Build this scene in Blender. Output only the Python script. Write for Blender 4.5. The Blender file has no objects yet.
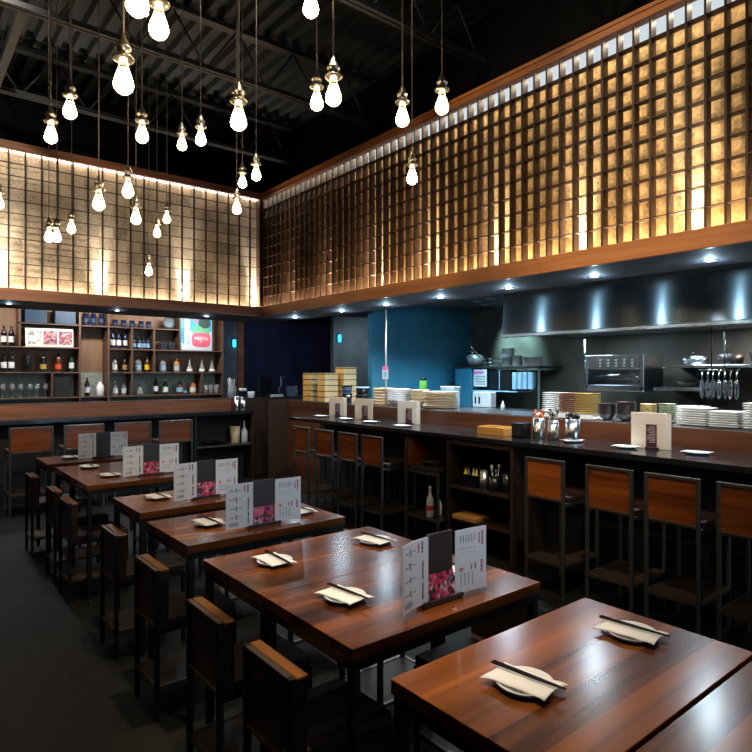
import bpy, bmesh, math, random
from mathutils import Vector, Matrix
random.seed(7)
PI = math.pi
scene = bpy.context.scene
COL = scene.collection

# ------------------------------------------------------------------ view
scene.view_settings.view_transform = 'Standard'
scene.view_settings.look = 'None'
scene.view_settings.gamma = 1.0
scene.view_settings.use_curve_mapping = False
scene.view_settings.exposure = 0.45
scene.cycles.use_denoising = True
scene.cycles.max_bounces = 8
scene.cycles.transparent_max_bounces = 12
scene.cycles.sample_clamp_indirect = 4.0
scene.cycles.caustics_reflective = False
scene.cycles.caustics_refractive = False

# ------------------------------------------------------------------ mesh builder
class MB:
    """collects shapes, each with a material index, into one mesh"""
    def __init__(s):
        s.v = []; s.f = []; s.m = []; s.sm = []
    def add(s, verts, faces, mi=0, smooth=False):
        o = len(s.v); s.v += [tuple(p) for p in verts]
        for fc in faces:
            s.f.append(tuple(i + o for i in fc)); s.m.append(mi); s.sm.append(smooth)
        return s
    def box(s, x0, y0, z0, x1, y1, z1, mi=0):
        if x1 < x0: x0, x1 = x1, x0
        if y1 < y0: y0, y1 = y1, y0
        if z1 < z0: z0, z1 = z1, z0
        v = [(x0,y0,z0),(x1,y0,z0),(x1,y1,z0),(x0,y1,z0),(x0,y0,z1),(x1,y0,z1),(x1,y1,z1),(x0,y1,z1)]
        return s.add(v, [(0,3,2,1),(4,5,6,7),(0,1,5,4),(1,2,6,5),(2,3,7,6),(3,0,4,7)], mi)
    def bbox(s, x0, y0, z0, x1, y1, z1, b=0.004, mi=0, seg=1):
        bm = bmesh.new()
        bmesh.ops.create_cube(bm, size=1)
        for v in bm.verts:
            v.co = Vector(((x0+x1)/2 + v.co.x*(x1-x0), (y0+y1)/2 + v.co.y*(y1-y0), (z0+z1)/2 + v.co.z*(z1-z0)))
        bmesh.ops.bevel(bm, geom=list(bm.edges), offset=b, segments=seg, affect='EDGES', profile=0.5)
        bm.verts.index_update()
        s.add([v.co[:] for v in bm.verts], [[v.index for v in f.verts] for f in bm.faces], mi)
        bm.free(); return s
    def lathe(s, prof, n=20, mi=0, c=(0,0,0), smooth=True, closed_ends=True):
        v = []; f = []
        k = len(prof)
        for r, z in prof:
            for i in range(n):
                a = 2*PI*i/n
                v.append((c[0]+r*math.cos(a), c[1]+r*math.sin(a), c[2]+z))
        for j in range(k-1):
            for i in range(n):
                i2 = (i+1) % n
                f.append((j*n+i, j*n+i2, (j+1)*n+i2, (j+1)*n+i))
        if closed_ends:
            if prof[0][0] > 1e-5: f.append(tuple(reversed(range(n))))
            if prof[-1][0] > 1e-5: f.append(tuple((k-1)*n+i for i in range(n)))
        return s.add(v, f, mi, smooth)
    def tube(s, pts, r, n=8, mi=0, cap=True, smooth=True):
        pts = [Vector(p) for p in pts]
        v = []; f = []; up = None
        for j, p in enumerate(pts):
            if j == 0: t = pts[1]-pts[0]
            elif j == len(pts)-1: t = pts[-1]-pts[-2]
            else: t = pts[j+1]-pts[j-1]
            t.normalize()
            if up is None:
                up = Vector((0,0,1)) if abs(t.z) < 0.9 else Vector((1,0,0))
            u = (up - t*up.dot(t)).normalized(); w = t.cross(u); up = u
            rr = r[j] if isinstance(r, (list, tuple)) else r
            for i in range(n):
                a = 2*PI*i/n + PI/n
                v.append(p + u*math.cos(a)*rr + w*math.sin(a)*rr)
        for j in range(len(pts)-1):
            for i in range(n):
                i2 = (i+1) % n
                f.append((j*n+i, j*n+i2, (j+1)*n+i2, (j+1)*n+i))
        if cap:
            f.append(tuple(reversed(range(n)))); f.append(tuple((len(pts)-1)*n+i for i in range(n)))
        return s.add(v, f, mi, smooth)
    def prism(s, pts, z0, z1, mi=0):
        """outline in xy extruded in z"""
        n = len(pts)
        v = [(x,y,z0) for x,y in pts] + [(x,y,z1) for x,y in pts]
        f = [tuple(reversed(range(n))), tuple(range(n, 2*n))] + [(i,(i+1)%n,n+(i+1)%n,n+i) for i in range(n)]
        return s.add(v, f, mi)
    def xf(s, M, start=0):
        for i in range(start, len(s.v)):
            s.v[i] = tuple(M @ Vector(s.v[i]))
        return s

def obj(name, mb, mats, parent=None, loc=None, rot=None):
    me = bpy.data.meshes.new(name)
    me.from_pydata(mb.v, [], mb.f)
    if not isinstance(mats, (list, tuple)): mats = [mats]
    for m in mats: me.materials.append(m)
    me.polygons.foreach_set('material_index', mb.m)
    me.polygons.foreach_set('use_smooth', mb.sm)
    me.update()
    o = bpy.data.objects.new(name, me); COL.objects.link(o)
    if parent: o.parent = parent
    if loc: o.location = loc
    if rot: o.rotation_euler = rot
    return o

def tag(o, label, cat, group=None, kind=None):
    o['label'] = label; o['category'] = cat
    if group: o['group'] = group
    if kind: o['kind'] = kind
    return o

def thing(name, label, cat, loc=(0,0,0), rz=0, group=None):
    o = bpy.data.objects.new(name, None); COL.objects.link(o)
    o.empty_display_size = 0.1
    o.location = loc; o.rotation_euler = (0,0,rz)
    return tag(o, label, cat, group)

def struct(name, mb, mats):
    o = obj(name, mb, mats); o['kind'] = 'structure'; return o

def dup(root, loc, rz, label, group=None):
    r = root.copy(); COL.objects.link(r); r.location = loc; r.rotation_euler = (0,0,rz)
    r['label'] = label
    if group: r['group'] = group
    for ch in list(root.children):
        c = ch.copy(); COL.objects.link(c); c.parent = r
        for g in list(ch.children):
            d = g.copy(); COL.objects.link(d); d.parent = c
    return r

ORD = ['top','second from the top','third from the top','fourth from the top','fifth from the top','sixth from the top','seventh from the top','eighth from the top','ninth from the top','tenth from the top','eleventh from the top']
def stackpos(i, n):          # i counts from the bottom
    k = n-1-i
    if k == 0: return 'topmost'
    if i == 0: return 'lowest'
    return ORD[k]

# ------------------------------------------------------------------ materials
def newmat(name):
    m = bpy.data.materials.new(name); m.use_nodes = True
    nt = m.node_tree; nt.nodes.clear()
    out = nt.nodes.new('ShaderNodeOutputMaterial')
    b = nt.nodes.new('ShaderNodeBsdfPrincipled')
    nt.links.new(b.outputs[0], out.inputs[0])
    return m, nt, b, out

def N(nt, t, **kw):
    n = nt.nodes.new(t)
    for k, v in kw.items(): setattr(n, k, v)
    return n

def coords(nt, scale, randomize=True):
    tc = N(nt, 'ShaderNodeTexCoord'); mp = N(nt, 'ShaderNodeMapping')
    mp.inputs['Scale'].default_value = scale
    if randomize:
        oi = N(nt, 'ShaderNodeObjectInfo'); ml = N(nt, 'ShaderNodeMath', operation='MULTIPLY')
        ml.inputs[1].default_value = 13.7
        nt.links.new(oi.outputs['Random'], ml.inputs[0])
        ad = N(nt, 'ShaderNodeVectorMath', operation='ADD')
        nt.links.new(tc.outputs['Object'], ad.inputs[0]); nt.links.new(ml.outputs[0], ad.inputs[1])
        nt.links.new(ad.outputs[0], mp.inputs[0])
    else:
        nt.links.new(tc.outputs['Object'], mp.inputs[0])
    return mp

def ramp(nt, stops):
    r = N(nt, 'ShaderNodeValToRGB'); e = r.color_ramp.elements
    while len(e) < len(stops): e.new(0.5)
    for i, (p, c) in enumerate(stops):
        e[i].position = p; e[i].color = (c[0], c[1], c[2], 1)
    return r

def plain(name, col, rough=0.5, metal=0.0, noise=0.12, nscale=8.0, bump=0.0, bscale=60.0, coat=0.0, spec=None):
    m, nt, b, out = newmat(name)
    mp = coords(nt, (1,1,1))
    n = N(nt, 'ShaderNodeTexNoise'); n.inputs['Scale'].default_value = nscale; n.inputs['Detail'].default_value = 4
    nt.links.new(mp.outputs[0], n.inputs['Vector'])
    r = ramp(nt, [(0.3, [c*(1-noise) for c in col]), (0.7, [min(1, c*(1+noise)) for c in col])])
    nt.links.new(n.outputs['Fac'], r.inputs[0]); nt.links.new(r.outputs[0], b.inputs['Base Color'])
    b.inputs['Roughness'].default_value = rough; b.inputs['Metallic'].default_value = metal
    b.inputs['Coat Weight'].default_value = coat
    if spec is not None: b.inputs['Specular IOR Level'].default_value = spec
    if bump:
        n2 = N(nt, 'ShaderNodeTexNoise'); n2.inputs['Scale'].default_value = bscale; n2.inputs['Detail'].default_value = 3
        nt.links.new(mp.outputs[0], n2.inputs['Vector'])
        bp = N(nt, 'ShaderNodeBump'); bp.inputs['Strength'].default_value = bump; bp.inputs['Distance'].default_value = 0.01
        nt.links.new(n2.outputs['Fac'], bp.inputs['Height']); nt.links.new(bp.outputs[0], b.inputs['Normal'])
    return m

def wood(name, dark, light, axis='X', rough=0.35, grain=1.0, board=None, boardaxis='Y', coat=0.0, contrast=(0.3,0.72), bump=0.08):
    m, nt, b, out = newmat(name)
    lo, hi = 1.6*grain, 26*grain
    sc = {'X':(lo,hi,hi), 'Y':(hi,lo,hi), 'Z':(hi,hi,lo)}[axis]
    mp = coords(nt, sc)
    n = N(nt, 'ShaderNodeTexNoise'); n.inputs['Scale'].default_value = 1.0; n.inputs['Detail'].default_value = 5; n.inputs['Roughness'].default_value = 0.55; n.inputs['Distortion'].default_value = 0.6
    nt.links.new(mp.outputs[0], n.inputs['Vector'])
    mp2 = coords(nt, tuple(v*0.22 for v in sc))
    n2 = N(nt, 'ShaderNodeTexNoise'); n2.inputs['Scale'].default_value = 1.0; n2.inputs['Detail'].default_value = 2
    nt.links.new(mp2.outputs[0], n2.inputs['Vector'])
    mx = N(nt, 'ShaderNodeMath', operation='ADD'); 
    h = N(nt, 'ShaderNodeMath', operation='MULTIPLY'); h.inputs[1].default_value = 0.5
    nt.links.new(n.outputs['Fac'], mx.inputs[0]); nt.links.new(n2.outputs['Fac'], mx.inputs[1]); nt.links.new(mx.outputs[0], h.inputs[0])
    fac = h.outputs[0]
    if board:
        tc = N(nt, 'ShaderNodeTexCoord'); sp = N(nt, 'ShaderNodeSeparateXYZ'); nt.links.new(tc.outputs['Object'], sp.inputs[0])
        dv = N(nt, 'ShaderNodeMath', operation='DIVIDE'); dv.inputs[1].default_value = board
        nt.links.new(sp.outputs[boardaxis], dv.inputs[0])
        fl = N(nt, 'ShaderNodeMath', operation='FLOOR'); nt.links.new(dv.outputs[0], fl.inputs[0])
        oi = N(nt, 'ShaderNodeObjectInfo'); ad0 = N(nt, 'ShaderNodeMath', operation='ADD')
        nt.links.new(fl.outputs[0], ad0.inputs[0]); nt.links.new(oi.outputs['Random'], ad0.inputs[1])
        wn = N(nt, 'ShaderNodeTexWhiteNoise', noise_dimensions='1D'); nt.links.new(ad0.outputs[0], wn.inputs['W'])
        ma = N(nt, 'ShaderNodeMath', operation='MULTIPLY_ADD'); ma.inputs[1].default_value = 0.22; ma.inputs[2].default_value = -0.11
        nt.links.new(wn.outputs['Value'], ma.inputs[0])
        ad = N(nt, 'ShaderNodeMath', operation='ADD'); nt.links.new(fac, ad.inputs[0]); nt.links.new(ma.outputs[0], ad.inputs[1])
        fac = ad.outputs[0]
    r = ramp(nt, [(contrast[0], dark), ((contrast[0]+contrast[1])/2, [(a+c)/2*0.9 for a, c in zip(dark, light)]), (contrast[1], light)])
    nt.links.new(fac, r.inputs[0]); nt.links.new(r.outputs[0], b.inputs['Base Color'])
    rr = N(nt, 'ShaderNodeMapRange'); rr.inputs['To Min'].default_value = rough*0.92; rr.inputs['To Max'].default_value = rough*1.12
    nt.links.new(n2.outputs['Fac'], rr.inputs['Value']); nt.links.new(rr.outputs[0], b.inputs['Roughness'])
    b.inputs['Coat Weight'].default_value = coat; b.inputs['Coat Roughness'].default_value = 0.18
    bp = N(nt, 'ShaderNodeBump'); bp.inputs['Strength'].default_value = bump; bp.inputs['Distance'].default_value = 0.004
    nt.links.new(n.outputs['Fac'], bp.inputs['Height']); nt.links.new(bp.outputs[0], b.inputs['Normal'])
    return m

def emit(name, col, strength):
    m = bpy.data.materials.new(name); m.use_nodes = True
    nt = m.node_tree; nt.nodes.clear()
    out = nt.nodes.new('ShaderNodeOutputMaterial'); e = nt.nodes.new('ShaderNodeEmission')
    e.inputs[0].default_value = (*col, 1); e.inputs[1].default_value = strength
    nt.links.new(e.outputs[0], out.inputs[0]); return m

def glassy(name, tint, clear=0.75, rough=0.03):
    """thin clear glass: see-through with a fresnel gloss"""
    m = bpy.data.materials.new(name); m.use_nodes = True
    nt = m.node_tree; nt.nodes.clear()
    out = nt.nodes.new('ShaderNodeOutputMaterial')
    t = nt.nodes.new('ShaderNodeBsdfTransparent'); t.inputs[0].default_value = (*tint, 1)
    g = nt.nodes.new('ShaderNodeBsdfGlossy'); g.inputs['Roughness'].default_value = rough
    d = nt.nodes.new('ShaderNodeBsdfDiffuse'); d.inputs[0].default_value = (*[min(1, c*0.9) for c in tint], 1)
    fr = nt.nodes.new('ShaderNodeFresnel'); fr.inputs[0].default_value = 1.5
    mx = nt.nodes.new('ShaderNodeMixShader'); mx2 = nt.nodes.new('ShaderNodeMixShader')
    mx.inputs[0].default_value = clear
    nt.links.new(d.outputs[0], mx.inputs[1]); nt.links.new(t.outputs[0], mx.inputs[2])
    nt.links.new(fr.outputs[0], mx2.inputs[0]); nt.links.new(mx.outputs[0], mx2.inputs[1]); nt.links.new(g.outputs[0], mx2.inputs[2])
    nt.links.new(mx2.outputs[0], out.inputs[0]); return m

def brushed(name, col, rough=0.28, stretch=(60, 60, 1.2), strength=0.12, metal=1.0):
    m, nt, b, out = newmat(name)
    mp = coords(nt, stretch)
    n = N(nt, 'ShaderNodeTexNoise'); n.inputs['Scale'].default_value = 1.0; n.inputs['Detail'].default_value = 4
    nt.links.new(mp.outputs[0], n.inputs['Vector'])
    r = ramp(nt, [(0.3, [c*0.85 for c in col]), (0.7, col)]); nt.links.new(n.outputs['Fac'], r.inputs[0])
    nt.links.new(r.outputs[0], b.inputs['Base Color'])
    b.inputs['Metallic'].default_value = metal; b.inputs['Roughness'].default_value = rough
    bp = N(nt, 'ShaderNodeBump'); bp.inputs['Strength'].default_value = strength; bp.inputs['Distance'].default_value = 0.003
    nt.links.new(n.outputs['Fac'], bp.inputs['Height']); nt.links.new(bp.outputs[0], b.inputs['Normal'])
    return m

def gold_leaf(name, base, px, pz, axis):
    """sheets of mottled gold paper, one sheet to a lattice cell"""
    m, nt, b, out = newmat(name)
    tc = N(nt, 'ShaderNodeTexCoord'); sp = N(nt, 'ShaderNodeSeparateXYZ'); nt.links.new(tc.outputs['Object'], sp.inputs[0])
    def cell(o, p):
        d = N(nt, 'ShaderNodeMath', operation='DIVIDE'); d.inputs[1].default_value = p; nt.links.new(sp.outputs[o], d.inputs[0])
        fl = N(nt, 'ShaderNodeMath', operation='FLOOR'); nt.links.new(d.outputs[0], fl.inputs[0]); return fl
    a, c = cell(axis, px), cell('Z', pz)
    cb = N(nt, 'ShaderNodeCombineXYZ'); nt.links.new(a.outputs[0], cb.inputs[0]); nt.links.new(c.outputs[0], cb.inputs[1])
    wn = N(nt, 'ShaderNodeTexWhiteNoise', noise_dimensions='2D'); nt.links.new(cb.outputs[0], wn.inputs['Vector'])
    n = N(nt, 'ShaderNodeTexNoise'); n.inputs['Scale'].default_value = 38; n.inputs['Detail'].default_value = 6; n.inputs['Roughness'].default_value = 0.7
    nt.links.new(tc.outputs['Object'], n.inputs['Vector'])
    ma = N(nt, 'ShaderNodeMath', operation='MULTIPLY_ADD'); ma.inputs[1].default_value = 0.22
    nt.links.new(wn.outputs['Value'], ma.inputs[0]); nt.links.new(n.outputs['Fac'], ma.inputs[2])
    r = ramp(nt, [(0.36, [v*0.45 for v in base]), (0.56, base), (0.78, [min(1, v*1.5) for v in base])])
    nt.links.new(ma.outputs[0], r.inputs[0]); nt.links.new(r.outputs[0], b.inputs['Base Color'])
    b.inputs['Metallic'].default_value = 0.55; b.inputs['Roughness'].default_value = 0.46
    bp = N(nt, 'ShaderNodeBump'); bp.inputs['Strength'].default_value = 0.35; bp.inputs['Distance'].default_value = 0.004
    nt.links.new(n.outputs['Fac'], bp.inputs['Height']); nt.links.new(bp.outputs[0], b.inputs['Normal'])
    return m

def perforated(name, col):
    """woven steel footplate: fine holes over a dark sheet"""
    m, nt, b, out = newmat(name)
    tc = N(nt, 'ShaderNodeTexCoord'); ck = N(nt, 'ShaderNodeTexVoronoi'); ck.inputs['Scale'].default_value = 85; ck.inputs['Randomness'].default_value = 0.12
    nt.links.new(tc.outputs['Object'], ck.inputs['Vector'])
    r = ramp(nt, [(0.32, (0.006,0.005,0.004)), (0.42, col)]); nt.links.new(ck.outputs['Distance'], r.inputs[0])
    nt.links.new(r.outputs[0], b.inputs['Base Color']); b.inputs['Roughness'].default_value = 0.45; b.inputs['Metallic'].default_value = 0.4
    return m

def tiles(name, size, off, col, grout):
    m, nt, b, out = newmat(name)
    tc = N(nt, 'ShaderNodeTexCoord'); mp = N(nt, 'ShaderNodeMapping'); nt.links.new(tc.outputs['Object'], mp.inputs[0])
    mp.inputs['Location'].default_value = (-off[0]/size, -off[1]/size, 0); mp.inputs['Scale'].default_value = (1/size, 1/size, 1)
    br = N(nt, 'ShaderNodeTexBrick'); br.offset = 0.0; br.inputs['Scale'].default_value = 1.0
    br.inputs['Brick Width'].default_value = 1.0; br.inputs['Row Height'].default_value = 1.0
    br.inputs['Mortar Size'].default_value = 0.006; br.inputs['Mortar Smooth'].default_value = 0.3
    br.inputs['Color1'].default_value = (*col, 1); br.inputs['Color2'].default_value = (*[c*0.7 for c in col], 1); br.inputs['Mortar'].default_value = (*grout, 1)
    nt.links.new(mp.outputs[0], br.inputs['Vector'])
    n = N(nt, 'ShaderNodeTexNoise'); n.inputs['Scale'].default_value = 5; n.inputs['Detail'].default_value = 8; n.inputs['Distortion'].default_value = 1.2
    nt.links.new(tc.outputs['Object'], n.inputs['Vector'])
    r = ramp(nt, [(0.3,(0.55,0.55,0.55)), (0.7,(1.25,1.2,1.1))]); nt.links.new(n.outputs['Fac'], r.inputs[0])
    mx = N(nt, 'ShaderNodeMix', data_type='RGBA', blend_type='MULTIPLY'); mx.inputs[0].default_value = 1
    nt.links.new(br.outputs['Color'], mx.inputs[6]); nt.links.new(r.outputs[0], mx.inputs[7]); nt.links.new(mx.outputs[2], b.inputs['Base Color'])
    b.inputs['Roughness'].default_value = 0.6; b.inputs['Specular IOR Level'].default_value = 0.22
    bp = N(nt, 'ShaderNodeBump'); bp.inputs['Strength'].default_value = 0.15; bp.inputs['Distance'].default_value = 0.004
    nt.links.new(n.outputs['Fac'], bp.inputs['Height']); nt.links.new(bp.outputs[0], b.inputs['Normal'])
    return m

def blotch(name, cols, scale, rough=0.35):
    """a printed picture that reads only as coloured blots"""
    m, nt, b, out = newmat(name)
    mp = coords(nt, (1,1,1))
    v = N(nt, 'ShaderNodeTexVoronoi'); v.inputs['Scale'].default_value = scale
    nt.links.new(mp.outputs[0], v.inputs['Vector'])
    sp = N(nt, 'ShaderNodeSeparateColor'); nt.links.new(v.outputs['Color'], sp.inputs[0])
    r = ramp(nt, [(i/len(cols), c) for i, c in enumerate(cols)]); r.color_ramp.interpolation = 'CONSTANT'
    nt.links.new(sp.outputs[0], r.inputs[0]); nt.links.new(r.outputs[0], b.inputs['Base Color']); b.inputs['Roughness'].default_value = rough
    return m

M = {}
M['table'] = wood('table_wood', (0.036,0.008,0.0018), (0.36,0.105,0.017), 'X', 0.22, 0.5, board=0.115, boardaxis='Y', coat=0.15, contrast=(0.34,0.66), bump=0.0)
M['stoolwood_v'] = wood('stool_wood', (0.025,0.007,0.002), (0.17,0.05,0.010), 'Y', 0.3, 0.8, contrast=(0.32,0.68))
M['redwood'] = wood('bar_stool_wood', (0.10,0.018,0.003), (0.50,0.125,0.018), 'Y', 0.38, 0.9, contrast=(0.32,0.68))
M['beam_x'] = wood('beam_wood_x', (0.17,0.062,0.026), (0.40,0.16,0.07), 'X', 0.42, 0.6)
M['beam_y'] = wood('beam_wood_y', (0.22,0.07,0.018), (0.52,0.20,0.06), 'Y', 0.42, 0.6)
M['lattice'] = wood('lattice_wood', (0.013,0.0045,0.002), (0.055,0.017,0.006), 'Z', 0.5, 0.8)
M['splash_x'] = wood('bar_front_wood_x', (0.08,0.022,0.007), (0.36,0.115,0.036), 'X', 0.45, 0.9)
M['splash_y'] = wood('bar_front_wood_y', (0.035,0.010,0.004), (0.17,0.05,0.016), 'Y', 0.42, 0.9)
M['darkwood'] = wood('dark_wood', (0.012,0.006,0.004), (0.05,0.022,0.012), 'Z', 0.5, 0.8)
M['shelfwood'] = wood('shelf_wood', (0.06,0.032,0.02), (0.16,0.085,0.05), 'X', 0.5, 0.7)
M['shelfback'] = wood('shelf_back_wood', (0.16,0.085,0.045), (0.34,0.19,0.10), 'Z', 0.5, 0.6)
M['palewood'] = wood('pale_wood', (0.74,0.54,0.27), (0.92,0.76,0.46), 'Y', 0.55, 0.9)
M['orangewood'] = wood('orange_wood', (0.55,0.25,0.05), (0.80,0.42,0.11), 'Y', 0.5, 0.9)
M['steel'] = plain('dark_steel', (0.035,0.036,0.038), 0.38, 0.75, bump=0.03)
M['steel_warm'] = plain('weathered_steel', (0.13,0.12,0.105), 0.42, 0.75, bump=0.04)
M['rail'] = plain('highlit_rail_steel', (0.17,0.14,0.11), 0.36, 0.8, bump=0.04)  # lighter than the posts: edge highlights put into the colour
M['capwood'] = wood('lit_cap_wood', (0.10,0.035,0.010), (0.40,0.16,0.045), 'Y', 0.3, 0.8)  # lighter than the back: light on the stool tops put into the colour
M['seatwood'] = wood('seat_wood', (0.012,0.004,0.002), (0.045,0.014,0.006), 'Y', 0.6, 0.8)
M['backpad'] = wood('shaded_back_wood', (0.006,0.003,0.002), (0.03,0.010,0.005), 'Y', 0.55, 0.8)  # near-black: shade on the sides of the stool backs put into the colour
M['deepblack'] = plain('matt_black', (0.0025,0.0025,0.003), 0.9, spec=0.1)
M['black'] = plain('black_paint', (0.006,0.006,0.007), 0.7)
M['blackgloss'] = plain('black_gloss', (0.007,0.007,0.009), 0.2)
M['counter'] = plain('black_stone', (0.012,0.013,0.016), 0.2, coat=0.3, nscale=40, noise=0.4)
M['ceil'] = plain('black_ceiling', (0.008,0.012,0.017), 0.75, noise=0.35, nscale=2)
M['joist'] = plain('joist_paint', (0.013,0.015,0.018), 0.5)
M['navy'] = plain('navy_wall', (0.035,0.04,0.11), 0.5, noise=0.3, nscale=3)
M['greywall'] = plain('grey_wall', (0.10,0.125,0.14), 0.7, noise=0.2, nscale=5)
M['bluewall'] = plain('blue_grey_wall', (0.035,0.20,0.32), 0.55, noise=0.12, nscale=4, bump=0.1)
M['kitwall'] = plain('kitchen_steel_wall', (0.15,0.135,0.11), 0.45, 0.3, noise=0.3, nscale=3)
M['soffit'] = plain('soffit_laminate', (0.06,0.058,0.072), 0.75, spec=0.2, noise=0.3, nscale=6)
M['stain'] = brushed('stainless', (0.55,0.58,0.6), 0.25)
M['hood'] = brushed('hood_steel', (0.48,0.60,0.68), 0.20, (4, 4, 40), 0.01)
_nt = M['hood'].node_tree; _b = [n for n in _nt.nodes if n.type=='BSDF_PRINCIPLED'][0]
_b.inputs['Anisotropic'].default_value = 0.985; _b.inputs['Anisotropic Rotation'].default_value = 0.25
_tg = _nt.nodes.new('ShaderNodeTangent'); _tg.direction_type = 'UV_MAP'; _tg.uv_map = 'brush'
_nt.links.new(_tg.outputs[0], _b.inputs['Tangent'])
M['chrome'] = plain('chrome', (0.75,0.76,0.78), 0.12, 1.0, noise=0.03)
M['socket'] = plain('nickel_socket', (0.62,0.57,0.48), 0.3, 0.95)
M['cord'] = plain('cord_fabric', (0.14,0.12,0.10), 0.8)
M['bulbglass'] = glassy('bulb_glass', (1.0,0.93,0.8), 0.9, 0.02)
M['glow'] = emit('lamp_glow', (1.0,0.80,0.54), 30.0)
M['led'] = emit('led_strip', (1.0,0.93,0.82), 5.0)
M['ledcool'] = emit('lit_top_panes', (0.86,0.95,1.0), 0.55)
M['down'] = emit('downlight_lens', (0.85,0.95,1.0), 14.0)
M['cyan'] = emit('cyan_lamp', (0.04,0.55,0.9), 1.6)
M['floor'] = tiles('slate_tile', 0.6096, (0.797, 3.24), (0.0145,0.014,0.0115), (0.003,0.003,0.003))
M['gold_x'] = gold_leaf('gold_paper_back', (0.44,0.345,0.235), 0.1687, 0.1442, 'X')
M['gold_y'] = gold_leaf('gold_paper_right', (0.50,0.33,0.15), 0.1258, 0.1442, 'Y')
M['mesh'] = perforated('woven_footplate', (0.07,0.042,0.026))
M['white'] = plain('white_ceramic', (0.88,0.88,0.88), 0.25, noise=0.03)
M['rim'] = plain('blue_glaze', (0.10,0.16,0.30), 0.25, noise=0.2)
M['napkin'] = plain('paper_napkin', (0.95,0.94,0.92), 0.85, noise=0.04, bump=0.15, bscale=90)
M['lacquer'] = plain('black_lacquer', (0.010,0.008,0.007), 0.55, spec=0.25)
M['paper'] = plain('menu_paper', (0.86,0.89,0.92), 0.5, noise=0.03)
M['ink'] = plain('black_ink', (0.05,0.05,0.055), 0.7)
M['redink'] = plain('red_ink', (0.45,0.05,0.08), 0.7)
M['orangeink'] = plain('orange_ink', (0.8,0.28,0.12), 0.7)
M['plank'] = wood('menu_plank', (0.018,0.010,0.008), (0.06,0.034,0.026), 'Z', 0.4, 0.8)
M['photo'] = blotch('pink_picture', [(0.75,0.05,0.12),(0.85,0.12,0.2),(0.05,0.02,0.04),(0.8,0.25,0.34),(0.6,0.02,0.07),(0.08,0.03,0.06),(0.85,0.10,0.18),(0.16,0.22,0.4),(0.85,0.5,0.55)], 60)
M['beige'] = plain('beige_board', (0.72,0.58,0.42), 0.6, noise=0.05)
M['whiteboard'] = plain('white_board', (0.80,0.76,0.70), 0.6, noise=0.04)
M['plum'] = plain('plum_card', (0.06,0.02,0.045), 0.5)
M['cardink'] = plain('card_print', (0.45,0.35,0.40), 0.6)
M['tan'] = plain('bamboo', (0.55,0.37,0.20), 0.55, noise=0.2)
M['cream'] = plain('cream_plate', (0.75,0.62,0.44), 0.45)
M['brownplate'] = plain('brown_glaze', (0.32,0.15,0.085), 0.35)
M['goldplate'] = plain('mustard_glaze', (0.52,0.36,0.10), 0.35)
M['darkbowl'] = plain('dark_bowl', (0.03,0.022,0.022), 0.3)
M['greenbowl'] = plain('green_pattern', (0.28,0.34,0.22), 0.35, noise=0.5, nscale=30)
M['yellowbowl'] = plain('ochre_pattern', (0.55,0.42,0.18), 0.35, noise=0.5, nscale=30)
M['plastic'] = plain('white_plastic', (0.62,0.64,0.65), 0.4)
M['clearplastic'] = glassy('cloudy_plastic', (0.85,0.85,0.82), 0.35, 0.2)
M['red'] = plain('red_label', (0.55,0.03,0.02), 0.5)
M['pink'] = plain('pink_print', (0.80,0.16,0.42), 0.5)
M['green'] = plain('green_can', (0.10,0.45,0.07), 0.35)
M['yellow'] = plain('yellow_label', (0.85,0.55,0.03), 0.45)
M['bluebox'] = plain('blue_box', (0.014,0.045,0.09), 0.5)
M['bluewhite'] = plain('blue_white_plastic', (0.30,0.50,0.68), 0.35)
M['orangehandle'] = plain('orange_handle', (0.65,0.12,0.04), 0.45)
M['darkglass'] = plain('dark_bottle_glass', (0.008,0.008,0.010), 0.10, coat=0.0)
M['greenglass'] = plain('green_bottle_glass', (0.012,0.055,0.018), 0.07, coat=0.5)
M['brownglass'] = plain('brown_bottle_glass', (0.09,0.02,0.008), 0.07, coat=0.5)
M['blueglass'] = plain('blue_bottle_glass', (0.010,0.018,0.06), 0.07, coat=0.5)
M['amber'] = plain('amber_spirit', (0.45,0.19,0.04), 0.1, coat=0.5)
M['clearglass'] = glassy('clear_glass', (0.88,0.93,0.93), 0.72)
M['label'] = plain('label_paper', (0.72,0.73,0.72), 0.55)
M['labelgold'] = plain('label_gold', (0.55,0.38,0.10), 0.4, 0.4)
M['labelred'] = plain('label_red', (0.6,0.07,0.03), 0.5)
M['bluelabel'] = plain('label_blue', (0.25,0.45,0.60), 0.5)
M['greyplate'] = plain('grey_plate', (0.05,0.085,0.10), 0.4, noise=0.4, nscale=30)
M['potsteel'] = plain('pot_steel', (0.62,0.61,0.58), 0.35, 0.45)
M['stone'] = plain('pale_stone_back', (0.30,0.32,0.28), 0.5, noise=0.35, nscale=25)
M['canopener'] = plain('grey_metal', (0.25,0.27,0.28), 0.35, 0.7)
M['copper'] = plain('worn_pan', (0.16,0.12,0.10), 0.4, 0.7)
M['postersky'] = plain('poster_blue', (0.03,0.30,0.50), 0.4, noise=0.25, nscale=4)
M['postergreen'] = plain('poster_green', (0.12,0.40,0.22), 0.4, noise=0.2, nscale=6)
M['posterpink'] = plain('poster_pink', (0.60,0.10,0.16), 0.4)
M['posterpaper'] = plain('poster_paper', (0.42,0.50,0.58), 0.5, noise=0.04)
M['foliage'] = plain('poster_dark', (0.03,0.06,0.05), 0.5)
M['screen'] = emit('screen_blue', (0.02,0.12,0.35), 0.5)
M['pane'] = glassy('window_glass', (0.95,0.98,1.0), 0.97)

# ------------------------------------------------------------------ setting
XL, YL = 4.25, 7.97            # faces of the two lattice screens
ZB0, ZB1, ZR0, ZR1 = 2.582, 2.726, 4.305, 4.40
HC = 1.15                      # both black counters

struct('floor', MB().box(-3.0,-3.0,-0.1, 9.0,11.6,0.0), M['floor'])
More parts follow.
